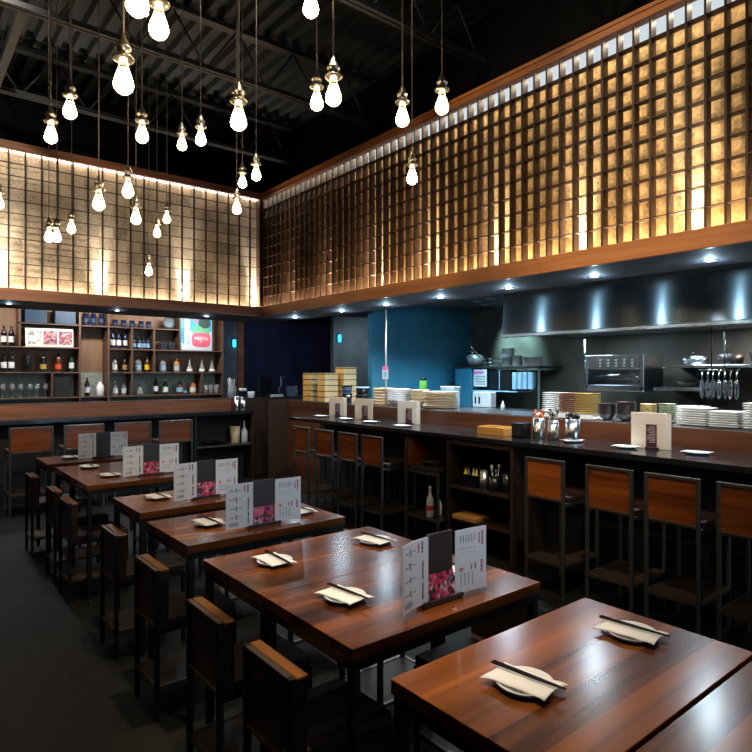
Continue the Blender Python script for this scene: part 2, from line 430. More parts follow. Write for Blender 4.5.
# corrugated deck, ribs running away along y
mb = MB(); x = -3.0; v = []; f = []
prof = []
while x < 9.0:
    prof += [(x,5.30),(x+0.06,5.30),(x+0.085,5.24),(x+0.145,5.24)]; x += 0.17
n = len(prof)
for (px_, pz_) in prof: v.append((px_,-3.0,pz_))
for (px_, pz_) in prof: v.append((px_,11.6,pz_))
for i in range(n-1): f.append((i,n+i,n+i+1,i+1))
mb.add(v, f); mb.box(-3,-3,5.32,9,11.6,5.4)
struct('ceiling', mb, M['ceil'])
struct('wall_left', MB().box(-3.1,-3.1,0,-3.0,11.6,5.4), M['black'])
# front wall behind the camera with a window opening
WX0, WX1, WZ0, WZ1 = 2.6, 5.6, 0.35, 2.7
struct('wall_front', MB().box(-3,-3.1,0,WX0,-3,5.4).box(WX1,-3.1,0,9,-3,5.4).box(WX0,-3.1,0,WX1,-3,WZ0).box(WX0,-3.1,WZ1,WX1,-3,5.4), M['black'])
mb = MB()
for xx in (WX0, (WX0+WX1)/2-0.03, WX1-0.06): mb.box(xx,-3.08,WZ0,xx+0.06,-3.02,WZ1)
mb.box(WX0+0.06,-3.08,WZ0,WX1-0.06,-3.02,WZ0+0.06).box(WX0+0.06,-3.08,WZ1-0.06,WX1-0.06,-3.02,WZ1)
w1 = struct('window_1', mb, M['steel'])
p = obj('pane', MB().box(WX0+0.06,-3.055,WZ0+0.06,WX1-0.06,-3.045,WZ1-0.06), M['pane'], w1)
struct('wall_back', MB().box(-3,11.5,0,9.0,11.6,5.4), M['navy'])
struct('wall_right', MB().box(9.0,-3,0,9.1,11.6,5.4), M['black'])
# dark walls above the screens
struct('wall_back_upper', MB().box(-3.0,YL+0.25,2.75,XL+0.5,YL+0.32,5.23), M['deepblack'])
struct('wall_right_upper', MB().box(XL+0.25,-3.0,2.75,XL+0.32,YL+0.24,5.23), M['deepblack'])
# soffits over the counters
struct('ceiling_soffit_right', MB().box(XL+0.005,-3.0,ZB0+0.004,4.95,YL-0.01,ZB0+0.05).box(4.95,-3.0,ZB0+0.004,5.0,8.6,2.83), M['soffit'])
struct('ceiling_soffit_back', MB().box(-3.0,YL+0.005,ZB0+0.004,5.0,9.0,ZB0+0.05), M['soffit'])
struct('ceiling_bar', MB().box(-3.0,9.0,2.86,9.0,11.5,2.92), M['black'])
struct('ceiling_kitchen', MB().box(5.0,-3.0,2.84,9.0,9.0,2.9), M['ceil'])
# beams under the screens
struct('trim_beam_back', MB().bbox(-3.0,YL-0.03,ZB0,XL-0.03,YL,ZB1-0.004,0.003), M['beam_x'])
mbb = MB(); yy = YL
for ya, yb in ((-3.0,1.06),(1.064,3.05),(3.054,5.45),(5.454,YL)):
    mbb.bbox(XL-0.03,ya,ZB0,XL,yb,ZB1-0.004,0.003)
struct('trim_beam_right', mbb, M['beam_y'])
# kitchen walls
struct('wall_kitchen_blue', MB().box(5.72,7.2,0,8.0,7.3,2.84), M['bluewall'])
struct('wall_kitchen_back', MB().box(7.96,-3.0,0,8.06,7.2,2.84), M['kitwall'])
struct('wall_grey', MB().box(6.6,9.5,0,8.9,9.6,2.86), M['greywall'])
struct('wall_bar_end', MB().box(4.74,10.9,0,5.28,11.0,2.86), M['greywall'])
struct('trim_door_post', MB().bbox(5.285,10.88,0,5.41,11.0,2.86,0.004), M['splash_x'])

# ------------------------------------------------------------------ ceiling joists
def joist(yj, z, label):
    t = thing('ceiling_joist', label, 'joist', (0,yj,z), 0, 'open web ceiling joists')
    obj('bottom_chord', MB().box(-2.95,-0.045,0,4.4,-0.008,0.045).box(-2.95,0.008,0,4.4,0.045,0.045), M['joist'], t)
    obj('top_chord', MB().box(-2.95,-0.05,0.475,4.4,0.05,0.525), M['joist'], t)
    mw = MB(); x = -2.9; k = 0
    while x < 4.2:
        mw.tube([(x,0,0.02 if k%2==0 else 0.5),(x+0.33,0,0.5 if k%2==0 else 0.02)], 0.011, 6); x += 0.33; k += 1
    obj('web', mw, M['joist'], t)
for yj, lb in ((0.35,'black open web joist above the nearest tables'),(2.1,'black open web joist crossing above the second row of pendant bulbs'),(3.84,'black open web joist across the middle of the ceiling'),(5.6,'grey lit open web joist high at the top left'),(7.36,'open web joist nearest the back lattice')):
    joist(yj, 4.70, lb)
tag(obj('ceiling_conduit', MB().box(0.80,5.66,4.72,0.87,7.30,4.80), M['joist']), 'straight grey metal channel running between the two far joists', 'conduit')

# ------------------------------------------------------------------ lattice screens
def lattice(name, label, axis, front, start, end, anchor, pitch, backmat, topglow, d1, g):
    t = thing(name, label, 'lattice screen', (0,0,0), 0, 'backlit lattice screens')
    d0 = 0.0                               # d1 slat depth, g panel distance
    w = 0.008
    mv, mh = MB(), MB()
    def bx(m, a0, e0, z0, a1, e1, z1):      # a along the wall, e into the wall
        if axis == 'X': m.box(a0, front+e0, z0, a1, front+e1, z1)
        else: m.box(front+e0, a0, z0, front+e1, a1, z1)
    k = math.ceil((start-anchor)/pitch)
    p = anchor + k*pitch
    while p < end-0.01:
        bx(mv, p-w, d0+0.003, ZB1, p+w, d1, ZR0); p += pitch
    for r in range(1, 11):
        z = ZB1 + r*(ZR0-ZB1)/11
        bx(mh, start, d0, z-0.003, end, d1*0.78, z+0.003)
    obj('vertical_slats', mv, M['lattice'], t)
    obj('horizontal_slats', mh, M['lattice'], t)
    pn = MB(); bx(pn, start, g, ZB1, end, g+0.012, ZR1-0.022); obj('gold_panel', pn, backmat, t)
    rl = MB(); bx(rl, start, -0.02, ZR0+0.012, end, 0.05, ZR1); bx(rl, start, -0.03, ZR1-0.03, end, -0.02, ZR1); bx(rl, start, 0.05, ZR1-0.02, end, g+0.1, ZR1)
    obj('top_rail', rl, M['beam_x'] if axis=='X' else M['beam_y'], t)
    st = MB()
    if topglow == 'strip': bx(st, start, g-0.03, ZR0+0.008, end, g-0.004, ZR0+0.024)
    else: bx(st, start, g-0.012, ZR0-0.075, end, g-0.003, ZR0+0.065)
    obj('light_strip', st, M['led'] if topglow=='strip' else M['ledcool'], t)
    return t
lattice('lattice_screen','dark lattice over lit gold paper on the back wall above the bottle bar','X',YL,-3.0,XL-0.034,1.0305,0.1687,M['gold_x'],'strip',0.03,0.11)
lattice('lattice_screen','long dark lattice over lit gold paper on the right above the open kitchen','Y',XL,-3.0,YL-0.004,1.499,0.1258,M['gold_y'],'panes',0.08,0.165)

def area(name, loc, rot, sx, sy, power, col, spread=None):
    l = bpy.data.lights.new(name, 'AREA'); l.shape = 'RECTANGLE'; l.size = sx; l.size_y = sy
    l.energy = power; l.color = col
    if spread: l.spread = spread
    o = bpy.data.objects.new(name, l); COL.objects.link(o); o.location = loc; o.rotation_euler = rot
    return o
def spot(name, loc, target, power, col, angle=1.2, blend=0.6, rad=0.03):
    l = bpy.data.lights.new(name, 'SPOT'); l.energy = power; l.color = col; l.spot_size = angle; l.spot_blend = blend; l.shadow_soft_size = rad
    o = bpy.data.objects.new(name, l); COL.objects.link(o); o.location = loc
    o.rotation_euler = (Vector(target)-Vector(loc)).to_track_quat('-Z','Y').to_euler()
    return o
def point(name, loc, power, col, rad=0.03):
    l = bpy.data.lights.new(name, 'POINT'); l.energy = power; l.color = col; l.shadow_soft_size = rad
    o = bpy.data.objects.new(name, l); COL.objects.link(o); o.location = loc; return o

WARMUP = (1.0,0.90,0.76)
UPL, STRIP = 70, 6.0
for k in range(-1, 7):
    y = 4.25*0.4441 + k*0.872
    spot('uplight', (XL+0.112, y, ZB1-0.07), (XL+0.128, y, ZB1+0.9), UPL, WARMUP, 1.25, 1.0, 0.012)
    spot('uplight_beam', (XL+0.112, y, ZB1-0.07), (XL+0.155, y, ZB1+0.5), UPL*4.5, (1.0,0.95,0.88), 0.6, 1.0, 0.012)
for k in range(-1, 4):
    x = 0.965 + k*1.07
    spot('uplight', (x, YL+0.060, ZB1-0.07), (x, YL+0.075, ZB1+0.9), UPL*1.1, WARMUP, 1.25, 1.0, 0.012)
    spot('uplight_beam', (x, YL+0.060, ZB1-0.07), (x, YL+0.105, ZB1+0.5), UPL*6.0, (1.0,0.95,0.88), 0.56, 1.0, 0.012)
# head strip lamps hidden in the gap; foot strips added to even the panels
area('head_strip', (XL+0.118, 2.5, ZR0+0.02), (0,0,0), 0.05, 10.8, STRIP*0.5*10.8, (1.0,0.84,0.60))
area('foot_fill', (XL+0.118, 2.5, ZB1-0.07), (math.radians(180),0,0), 0.05, 10.8, STRIP*2.2*10.8, (1.0,0.76,0.46))
area('head_strip', (0.6, YL+0.066, ZR0+0.03), (0,0,0), 7.1, 0.04, STRIP*0.22*7.1, (1.0,0.90,0.74))
area('foot_fill', (0.6, YL+0.066, ZB1-0.07), (math.radians(180),0,0), 7.1, 0.05, STRIP*1.5*7.1, (1.0,0.82,0.60))

struct('trim_corner_post', MB().box(XL-0.033,YL-0.003,ZB1+0.001,XL+0.2,YL+0.2,ZR1), M['lattice'])
# ------------------------------------------------------------------ downlights in the soffits
def downlight_proto():
    t = thing('downlight', '', 'downlight', (0,0,0), 0, 'recessed downlights in the soffit')
    obj('trim_ring', MB().lathe([(0.028,-0.001),(0.055,-0.002),(0.058,0.0),(0.028,0.0)], 20), M['canopener'], t)
    obj('lens', MB().lathe([(0.0005,-0.006),(0.012,-0.005),(0.021,-0.003),(0.027,0.0)], 16), M['down'], t)
    return t
DL = [(4.72,8.403-0.6,'far corner downlight of the right soffit'),(4.72,6.60,'second downlight from the far corner in the right soffit'),(4.72,5.66,'third downlight from the far corner in the right soffit'),
      (4.72,4.72,'fourth downlight from the far corner, above the spray bottle stool'),(4.72,3.78,'fifth downlight from the far corner, just left of the hood'),
      (4.72,2.85,'downlight in the right soffit in front of the middle of the hood'),(4.72,1.91,'nearest downlight in the right soffit'),
      (1.086,8.39,'leftmost downlight above the back bar'),(2.335,8.41,'middle downlight above the back bar'),(3.58,8.41,'rightmost downlight above the back bar')]
dl0 = downlight_proto()
for i, (x, y, lb) in enumerate(DL):
    o = dl0 if i == 0 else dup(dl0, (x,y,ZB0), 0, lb)
    o.location = (x, y, ZB0+0.002); o['label'] = lb
    pw = 40 if x > 4.5 else 40
    spot('downlight_beam', (x, y, ZB0-0.01), (x, y, 0), pw, (0.78,0.91,1.0), 2.7, 0.75, 0.04)
    point('downlight_glow', (x, y, ZB0-0.022), 4.5 if x > 4.5 else 0.8, (0.55,0.82,1.0), 0.012)

# ------------------------------------------------------------------ pendant bulbs
def pendant(loc, label, proto=[None]):
    x, y, z = loc
    if proto[0] is None:
        t = thing('pendant_bulb', label, 'pendant lamp', loc, 0, 'pendant filament bulbs')
        R = 0.0355
        gp = [(0.0005,0.0),(0.012,0.002),(0.024,0.008),(0.0325,0.020),(R,0.033),(0.0335,0.046),(0.0275,0.066),(0.0215,0.086),(0.017,0.102),(0.0155,0.112)]
        obj('glass_bulb', MB().lathe(gp, 20, closed_ends=False), M['bulbglass'], t)
        ip = [(0.0005,0.004),(0.012,0.006),(0.022,0.012),(0.0298,0.021),(0.0325,0.033),(0.0305,0.046),(0.0248,0.064),(0.0185,0.080),(0.010,0.088),(0.0005,0.090)]
        obj('filament', MB().lathe(ip, 10), M['glow'], t)
        s = MB().lathe([(0.015,0.108),(0.019,0.110),(0.034,0.116),(0.036,0.121),(0.033,0.125),(0.022,0.128),(0.022,0.150),(0.026,0.153),(0.026,0.158),(0.020,0.163),(0.015,0.178),(0.009,0.190),(0.005,0.200)], 18)
        obj('socket', s, M['socket'], t)
        obj('cord', MB().tube([(0,0,0.198),(0.002,0,0.9),(0,0.002,5.235-2.85)], 0.0035, 6), M['cord'], t)
        proto[0] = t
        return t
    t = dup(proto[0], loc, random.random()*6, label)
    return t
BULBS = [(0.69,3.30,3.02,'pendant bulb high at left, to the right of the leftmost one'),(0.66,3.60,2.98,'leftmost of the pendant bulbs hanging in front of the black ceiling'),
 (0.60,2.09,2.68,'large near pendant bulb at upper left hanging lowest of the three big ones'),(1.04,3.29,2.98,'pendant bulb just right of and below the large near left bulb'),
 (1.61,4.21,3.34,'smaller pendant bulb left of its close twin above the back lattice top rail'),(0.54,1.75,2.76,'big pendant bulb cut off by the top edge at left'),
 (0.69,2.01,2.86,'big pendant bulb at the top edge just right of the cut-off one'),(1.10,3.74,2.80,'pendant bulb hanging at the top of the back lattice below the large near left bulb'),
 (1.50,3.61,3.17,'pendant bulb right of its smaller twin above the back lattice top rail'),(1.09,2.24,2.73,'large pendant bulb in the middle of the dark ceiling left of the corner'),
 (2.15,4.35,3.21,'small pendant bulb directly under the large middle bulb'),(2.02,3.87,3.12,'small pendant bulb nearest the corner of the two screens'),
 (1.32,2.06,3.19,'pendant bulb cut by the top edge near the middle'),(1.65,2.52,3.06,'left and higher bulb of the close pair near the middle'),
 (1.39,2.00,2.83,'right and bigger bulb of the close pair near the middle'),(1.92,2.18,2.94,'pendant bulb in front of the right lattice top rail, left of the rightmost'),
 (2.07,2.06,3.00,'rightmost pendant bulb, in front of the right screen rail'),(2.43,2.67,2.88,'pendant bulb hanging lowest in front of the right lattice'),
 (0.59,5.03,2.92,'pendant bulb half cut off at the left edge of the view'),(0.96,5.31,2.78,'left bulb of the touching pair low in front of the back lattice'),
 (1.00,5.23,2.77,'right bulb of the touching pair low in front of the back lattice'),(1.16,5.49,2.91,'small pendant bulb just right of the touching pair before the back lattice'),
 (0.91,3.64,2.67,'bigger pendant bulb before the upper part of the back lattice at left'),(1.29,4.21,2.76,'pendant bulb below another one in the middle of the back lattice'),
 (1.93,5.67,3.02,'small pendant bulb lower left of its close neighbour before the back lattice'),(2.00,5.61,3.15,'small pendant bulb upper right of its close neighbour before the back lattice'),
 (1.87,5.72,2.66,'lowest of all pendant bulbs, near the foot of the back lattice'),(2.01,4.16,2.94,'pendant bulb before the right end of the back lattice beside the corner')]
for x, y, z, lb in BULBS: 
    o = pendant((x,y,z), lb)
# cords must reach the deck: each lamp gets its own length of cord
for o in [o for o in COL.objects if o.name.startswith('pendant_bulb')]:
    for c in o.children:
        if c.name.startswith('cord'):
            z = o.location.z
            c.data = c.data.copy()
            top = 5.235 - z
            for vv in c.data.vertices:
                if vv.co.z > 0.5: vv.co.z = top if vv.co.z > 1.5 else top*0.5

# ------------------------------------------------------------------ stools
def stool_proto(name, cat, w, top, pb, seat, foot, depth, wd, group, steel, capped=False):
    t = thing(name, '', cat, (0,0,0), 0, group)
    h = w/2; q = 0.024
    for sy in (-1, 1):
        y0, y1 = (sy*h, sy*(h-q))
        obj('leg', MB().bbox(0,min(y0,y1),0,q,max(y0,y1),top,0.002), steel, t)
    for sy in (-1, 1):
        y0, y1 = (sy*h, sy*(h-q))
        obj('leg', MB().bbox(depth-q,min(y0,y1),0,depth,max(y0,y1),seat-0.045,0.002), steel, t)
    obj('top_rail', MB().bbox(0.001,-h+q,top-q,q-0.001,h-q,top,0.002), M['rail'], t)
    obj('lower_rail', MB().bbox(0.001,-h+q,pb,q-0.001,h-q,pb+q*0.8,0.002), M['rail'], t)
    bk = MB().box(q*0.40,-h+q+0.001,pb+q*0.8+0.001,q-0.001,h-q-0.001,top-q-0.001)
    br = obj('backrest', bk, wd, t)
    if capped:
        obj('back_padding', MB().bbox(q+0.001,-h+0.002,pb,q+0.046,h-0.002,top-0.0155,0.002), M['backpad'], t)
        obj('wooden_cap', MB().bbox(q+0.003,-h+0.001,top-0.015,q+0.048,h-0.001,top-0.001,0.003), M['capwood'], t)
    for sy in (-1,1):
        for z in (top-q-0.018, pb+q+0.016):
            bo = MB(); bo.lathe([(0.007,0),(0.006,0.003),(0.0005,0.0045)], 8, c=(0,0,0))
            bo.xf(Matrix.Translation((q*0.40, sy*(h-q-0.018), z)) @ Matrix.Rotation(-PI/2, 4, 'Y'), len(bo.v)-24)
            obj('bolt', bo, M['chrome'], br)
    obj('seat', MB().bbox(q+0.045,-h+0.003,seat-0.04,depth-0.004,h-0.003,seat,0.004), M['seatwood'], t)
    for sy in (-1,1): 
        y0, y1 = sorted((sy*h, sy*(h-0.02))); obj('seat_rail', MB().box(q,y0,seat-0.068,depth-q,y1,seat-0.042), steel, t)
    for sy in (-1,1):
        y0, y1 = sorted((sy*h, sy*(h-0.018))); obj('foot_rail', MB().box(q,y0,foot-0.02,depth-q,y1,foot), M['rail'], t)
    obj('foot_rail', MB().box(0.002,-h+q,foot-0.02,0.020,h-q,foot), M['rail'], t)
    obj('foot_rail', MB().box(depth-0.020,-h+q,foot-0.02,depth-0.002,h-q,foot), M['rail'], t)
    obj('footplate', MB().box(0.020,-h+0.018,foot-0.010,depth-0.020,h-0.018,foot-0.004), M['mesh'], t)
    return t
bar0 = stool_proto('bar_stool','stool',0.365,1.072,0.748,0.785,0.27,0.50,M['redwood'],'bar stools along the kitchen counter',M['steel_warm'])
BS = [(6.485,'bar stool at the far end of the kitchen counter'),(5.966,'second bar stool from the far end of the kitchen counter'),(5.497,'third bar stool from the far end, below the beige menu stand'),
      (5.05,'fourth bar stool from the far end, beside the stool that holds the spray bottle'),(2.857,'bar stool just right of the open cabinet under the counter'),
      (2.31,'second bar stool to the right of the open cabinet, orange-brown back'),(1.862,'third bar stool to the right of the open cabinet, below the wide menu stand'),(1.40,'bar stool at the right edge, partly cut off')]
for i, (y, lb) in enumerate(BS):
    o = bar0 if i == 0 else dup(bar0, (4.0,y,0), 0, lb)
    o.location = (4.0, y, 0); o['label'] = lb
sidest = dup(bar0, (4.41,4.76,0), -PI/2, 'bar stool turned sideways next to the cabinet with a spray bottle on its footplate')
wide0 = stool_proto('bar_stool','stool',0.485,1.085,0.765,0.80,0.27,0.44,M['redwood'],'wide bar stools along the back bar',M['steel_warm'])
WS = [(0.745,'wide bar stool at the back bar, mostly beyond the left edge'),(1.33,'wide bar stool at the back bar nearest the left edge in full view'),(1.93,'wide bar stool at the back bar behind the farthest menu stand, left one'),
      (2.54,'wide bar stool at the back bar behind the farthest menu stand, right one'),(3.13,'rightmost wide bar stool at the back bar, beside the niche')]
for i, (x, lb) in enumerate(WS):
    o = wide0 if i == 0 else dup(wide0, (x,8.4,0), PI/2, lb)
    o.location = (x, 8.4, 0); o.rotation_euler = (0,0,PI/2); o['label'] = lb
ts0 = stool_proto('table_stool','stool',0.335,0.759,0.463,0.505,0.175,0.44,M['stoolwood_v'],'low-backed stools at the wooden tables',M['steel'],True)
TS = [(0.995,1.845,0,'low-backed stool nearest the camera on the left, at the table with the biggest menus'),(1.0,2.40,0,'second nearest low-backed stool on the left side'),
      (1.02,3.19,0,'third low-backed stool from the camera, its top lit orange'),(1.05,4.0,0,'fourth low-backed stool from the camera on the left side'),
      (1.03,5.155,0,'fifth low-backed stool from the camera, front one of the long far table'),(1.04,5.735,0,'sixth low-backed stool from the camera, rear one of the long far table'),
      (1.02,6.65,0,'farthest low-backed stool, at the table closest to the back bar'),
      (2.23,1.79,PI,'low-backed stool on the aisle side under the table with the biggest menus'),(2.23,2.36,PI,'low-backed stool on the aisle side at the rear half of the second nearest table'),
      (2.24,3.2,PI,'low-backed stool on the aisle side of the third table'),(2.24,4.06,PI,'low-backed stool on the aisle side of the fourth table'),
      (2.24,5.22,PI,'low-backed stool on the aisle side of the long far table, front half'),(2.24,5.8,PI,'low-backed stool on the aisle side of the long far table, rear half'),
      (2.22,1.0,PI,'low-backed stool on the aisle side hidden below the nearest full table')]
for i, (x, y, rz, lb) in enumerate(TS):
    o = ts0 if i == 0 else dup(ts0, (x,y,0), rz, lb)
    o.location = (x, y, 0); o.rotation_euler = (0,0,rz); o['label'] = lb

# ------------------------------------------------------------------ tables
def table(x0, x1, y0, y1, label):
    w, d = x1-x0, y1-y0
    t = thing('dining_table', label, 'table', (x0, y0, 0), 0, 'dark wooden tables on steel legs')
    ZT = 0.89
    obj('tabletop', MB().bbox(0,0,ZT-0.042,w,d,ZT,0.0015), M['table'], t)
    q = 0.032; i = 0.006
    fr = MB().box(i,i,ZT-0.075,w-i,i+q,ZT-0.043).box(i,d-i-q,ZT-0.075,w-i,d-i,ZT-0.043).box(i,i+q,ZT-0.075,i+q,d-i-q,ZT-0.043).box(w-i-q,i+q,ZT-0.075,w-i,d-i-q,ZT-0.043)
    obj('frame', fr, M['steel'], t)
    for (xx, yy) in ((i,i),(w-i-q,i),(i,d-i-q),(w-i-q,d-i-q)):
        lg = obj('leg', MB().bbox(xx,yy,0.012,xx+q,yy+q,ZT-0.0755,0.002), M['steel'], t)
        obj('foot_glide', MB().lathe([(0.013,0),(0.015,0.004),(0.015,0.012)], 12, c=(xx+q/2,yy+q/2,0)), M['canopener'], lg)
    return t
TABLES = [(1.10,2.05,0.125,0.692,'wooden table in the bottom right corner of the view, cut off'),
 (1.09,2.065,0.705,1.287,'nearest wooden table shown with two place settings and no menu'),
 (1.112,2.075,1.497,2.0725,'front half of the second nearest table pair, carrying the biggest menu stand'),
 (1.112,2.08,2.0735,2.650,'rear half of the second nearest table pair, two settings and no menu'),
 (1.140,2.105,2.905,3.53,'third nearest table row, single table with the second biggest menu stand'),
 (1.180,2.10,3.773,4.356,'fourth table row from the camera, single table'),
 (1.150,2.09,4.938,5.5155,'front half of the long far table, with its own menu stand'),
 (1.150,2.09,5.5165,6.095,'rear half of the long far table'),
 (1.125,2.08,6.305,6.90,'farthest table, closest to the back bar stools')]
for a in TABLES: table(*a)

# ------------------------------------------------------------------ place settings
plate_mesh = MB().lathe([(0.0005,0.003),(0.05,0.003),(0.055,0.0),(0.058,0.003),(0.078,0.013),(0.0805,0.016),(0.0795,0.0175),(0.06,0.009),(0.05,0.007),(0.0005,0.007)], 36)
for i in range(len(plate_mesh.f)):
    zs = [plate_mesh.v[j] for j in plate_mesh.f[i]]
def plate_proto():
    t = thing('side_plate', '', 'plate', (0,0,0), 0, 'round white plates on the tables')
    obj('dish', plate_mesh, M['white'], t)
    obj('underside', MB().lathe([(0.0585,0.0022),(0.0788,0.0122),(0.0806,0.0150),(0.0812,0.0152),(0.0795,0.0110),(0.0595,0.0012)], 36, closed_ends=False), M['rim'], t)
    return t
def napkin_mesh(seed):
    rnd = random.Random(seed)
    # folded band draped across the plate, flaring to two-pointed ends
    nu, nv = 14, 7
    L, W = 0.192, 0.106
    top = []; 
    for i in range(nu+1):
        u = i/nu*2-1
        for j in range(nv+1):
            v_ = j/nv*2-1
            flare = 1 + 0.16*abs(u)**3
            endcut = 0.010*(1-abs(v_)) if abs(u) > 0.99 else 0
            x = u*(L/2 - endcut) + 0.006*v_
            y = v_*W/2*flare
            r = math.hypot(x, y)
            z = 0.0195 if r < 0.08 else 0.0195 + 0.003*math.sin((r-0.08)*70) - (r-0.08)*0.12
            z += 0.0012*math.sin(9*u+seed)*math.cos(4*v_) + (0.003*max(0, 0.4-abs(v_-0.2)) )
            top.append((x, y, z))
    n = (nu+1)*(nv+1)
    bot = [(x, y, z-0.0012) for x, y, z in top]
    f = []
    for i in range(nu):
        for j in range(nv):
            a = i*(nv+1)+j; b = a+nv+1
            f.append((a, b, b+1, a+1)); f.append((n+a, n+a+1, n+b+1, n+b))
    edge = [i*(nv+1) for i in range(nu+1)] + [nu*(nv+1)+j for j in range(1, nv+1)] + [i*(nv+1)+nv for i in range(nu-1, -1, -1)] + [j for j in range(nv-1, 0, -1)]
    for k in range(len(edge)):
        a, b = edge[k], edge[(k+1) % len(edge)]
        f.append((a, n+a, n+b, b))
    return MB().add(top+bot, f, 0, True)
nap_mesh = napkin_mesh(3)
stick_mesh = MB().tube([(-0.112,0,0),(0.02,0,0),(0.112,0,0)], [0.0033,0.0029,0.0017], 8)
plate0 = nap0 = stick0 = None
def setting(x, y, z, ang, where, sticks=True, pgroup='round white plates on the tables'):
    global plate0, nap0, stick0
    if plate0 is None:
        plate0 = plate_proto(); p = plate0; p['label'] = 'white round plate ' + where; p.location = (x,y,z)
        nap0 = tag(obj('paper_napkin', nap_mesh, M['napkin']), '', 'napkin', 'folded napkins on the plates'); nk = nap0
        stick0 = tag(obj('chopstick', stick_mesh, M['lacquer']), '', 'chopstick', 'black chopsticks on the napkins'); s1 = stick0
        first = True
    else:
        p = dup(plate0, (x,y,z), random.random()*6, 'white round plate ' + where, pgroup)
        nk = nap0.copy(); COL.objects.link(nk); first = False
        s1 = None
    a = math.radians(ang)
    nk.location = (x-0.006, y, z); nk.rotation_euler = (0,0,a+0.06); nk['label'] = 'folded napkin on the plate ' + where
    if sticks:
        if s1 is None: s1 = stick0.copy(); COL.objects.link(s1)
        s2 = stick0.copy(); COL.objects.link(s2)
        for s, off, nm, da in ((s1, 0.0042, 'right', 0.0), (s2, -0.0042, 'left', 0.02)):
            s.location = (x+0.012+off*math.sin(-a), y+off*math.cos(a), z+0.0285); s.rotation_euler = (0, 0.0, a+da)
            s['label'] = nm + ' black chopstick ' + where
ZT = 0.8902
setting(1.350,1.025,ZT,-83,'on the left of the nearest full table')
setting(1.884,1.003,ZT,-84,'on the right of the nearest full table')
setting(1.340,1.850,ZT,-84,'beside the biggest menu stand, on its left')
setting(1.345,2.400,ZT,-92,'at the left rear of the second nearest table pair')
setting(1.905,2.370,ZT,-84,'at the right rear of the second nearest table pair')
setting(1.895,1.790,ZT,-84,'hidden behind the biggest menu stand, only a tip showing')
setting(1.395,3.245,ZT,-88,'on the left of the third table')
setting(1.955,3.16,ZT,-88,'right of the second biggest menu stand')
setting(1.415,4.135,ZT,-88,'on the left of the fourth table')
setting(1.94,4.11,ZT,-88,'behind the menu on the right of the fourth table')
setting(1.408,5.27,ZT,-86,'at the left front of the long far table')
setting(1.388,5.87,ZT,-92,'at the left rear of the long far table')
setting(1.90,5.26,ZT,-88,'at the right front of the long far table')
setting(1.90,5.84,ZT,-88,'at the right rear of the long far table')
setting(1.397,6.64,ZT,-88,'on the farthest table')
for x, y, wh in ((4.565,6.86,'at the far end of the kitchen counter'),(4.535,6.24,'on the counter between the two beige menu stands'),(4.49,5.67,'on the counter before the second beige menu stand'),
                 (4.42,5.02,'on the counter before the midway white menu board'),(4.56,2.47,'on the counter before the wide white menu stand'),(4.63,1.96,'on the counter near the right edge')):
    setting(x, y, HC+0.0004, -88, wh, False, 'napkin plates along the kitchen counter')
setting(4.60,2.985,HC+0.0004,-20,'under the big steel cutlery pot on the counter',False,'napkin plates along the kitchen counter')

# ------------------------------------------------------------------ menu stands on the tables
def print_rows(mb, kind, w, h, rnd):
    """rows and columns of small print, in local x (width) and z (height), at y = -0.0008 (front)"""
    def r(x0, z0, x1, z1, mi):
        mb.add([(x0,-0.0011,z0),(x1,-0.0011,z0),(x1,-0.0011,z1),(x0,-0.0011,z1)], [(0,1,2,3)], mi)
    def col(x, z0, z1, wd, mi):
        z = z1
        while z > z0:
            hh = rnd.uniform(0.004,0.0065); r(x, z-hh, x+wd*rnd.uniform(0.7,1), z, mi); z -= hh+0.0016
    if kind == 'left':
        col(0.78*w, 0.80*h, 0.95*h, 0.011, 1); col(0.66*w, 0.82*h, 0.94*h, 0.010, 2)
        for k in range(4):
            zz = h*(0.86-0.2*k)
            col(0.36*w, zz-0.012, zz+0.008, 0.010, 1); r(0.14*w, zz-0.004, 0.32*w, zz-0.001, 1); r(0.47*w, zz-0.003, 0.58*w, zz-0.0005, 1)
            if k == 1: r(0.30*w, zz+0.004, 0.42*w, zz+0.009, 2)
        col(0.80*w, 0.40*h, 0.66*h, 0.010, 1); col(0.80*w, 0.10*h, 0.34*h, 0.010, 1)
        for k in range(5): r(0.12*w, h*(0.13-0.017*k), 0.45*w, h*(0.13-0.017*k)+0.0016, 1)
    else:
        col(0.84*w, 0.70*h, 0.93*h, 0.012, 2); col(0.75*w, 0.74*h, 0.90*h, 0.008, 2)
        for k in range(6): col((0.16+0.09*k)*w, 0.80*h, 0.90*h, 0.005, 1); r((0.16+0.09*k)*w, 0.68*h, (0.16+0.09*k)*w+0.004, 0.70*h, 1)
        r(0.14*w, 0.62*h, 0.70*w, 0.623*h, 1)
        col(0.82*w, 0.28*h, 0.46*h, 0.012, 2); col(0.62*w, 0.33*h, 0.44*h, 0.010, 2); col(0.50*w, 0.34*h, 0.42*h, 0.009, 2)
        r(0.14*w, 0.34*h, 0.26*w, 0.40*h, 3)
        for k in range(4): col((0.18+0.12*k)*w, 0.12*h, 0.30*h, 0.004, 1)
    return mb
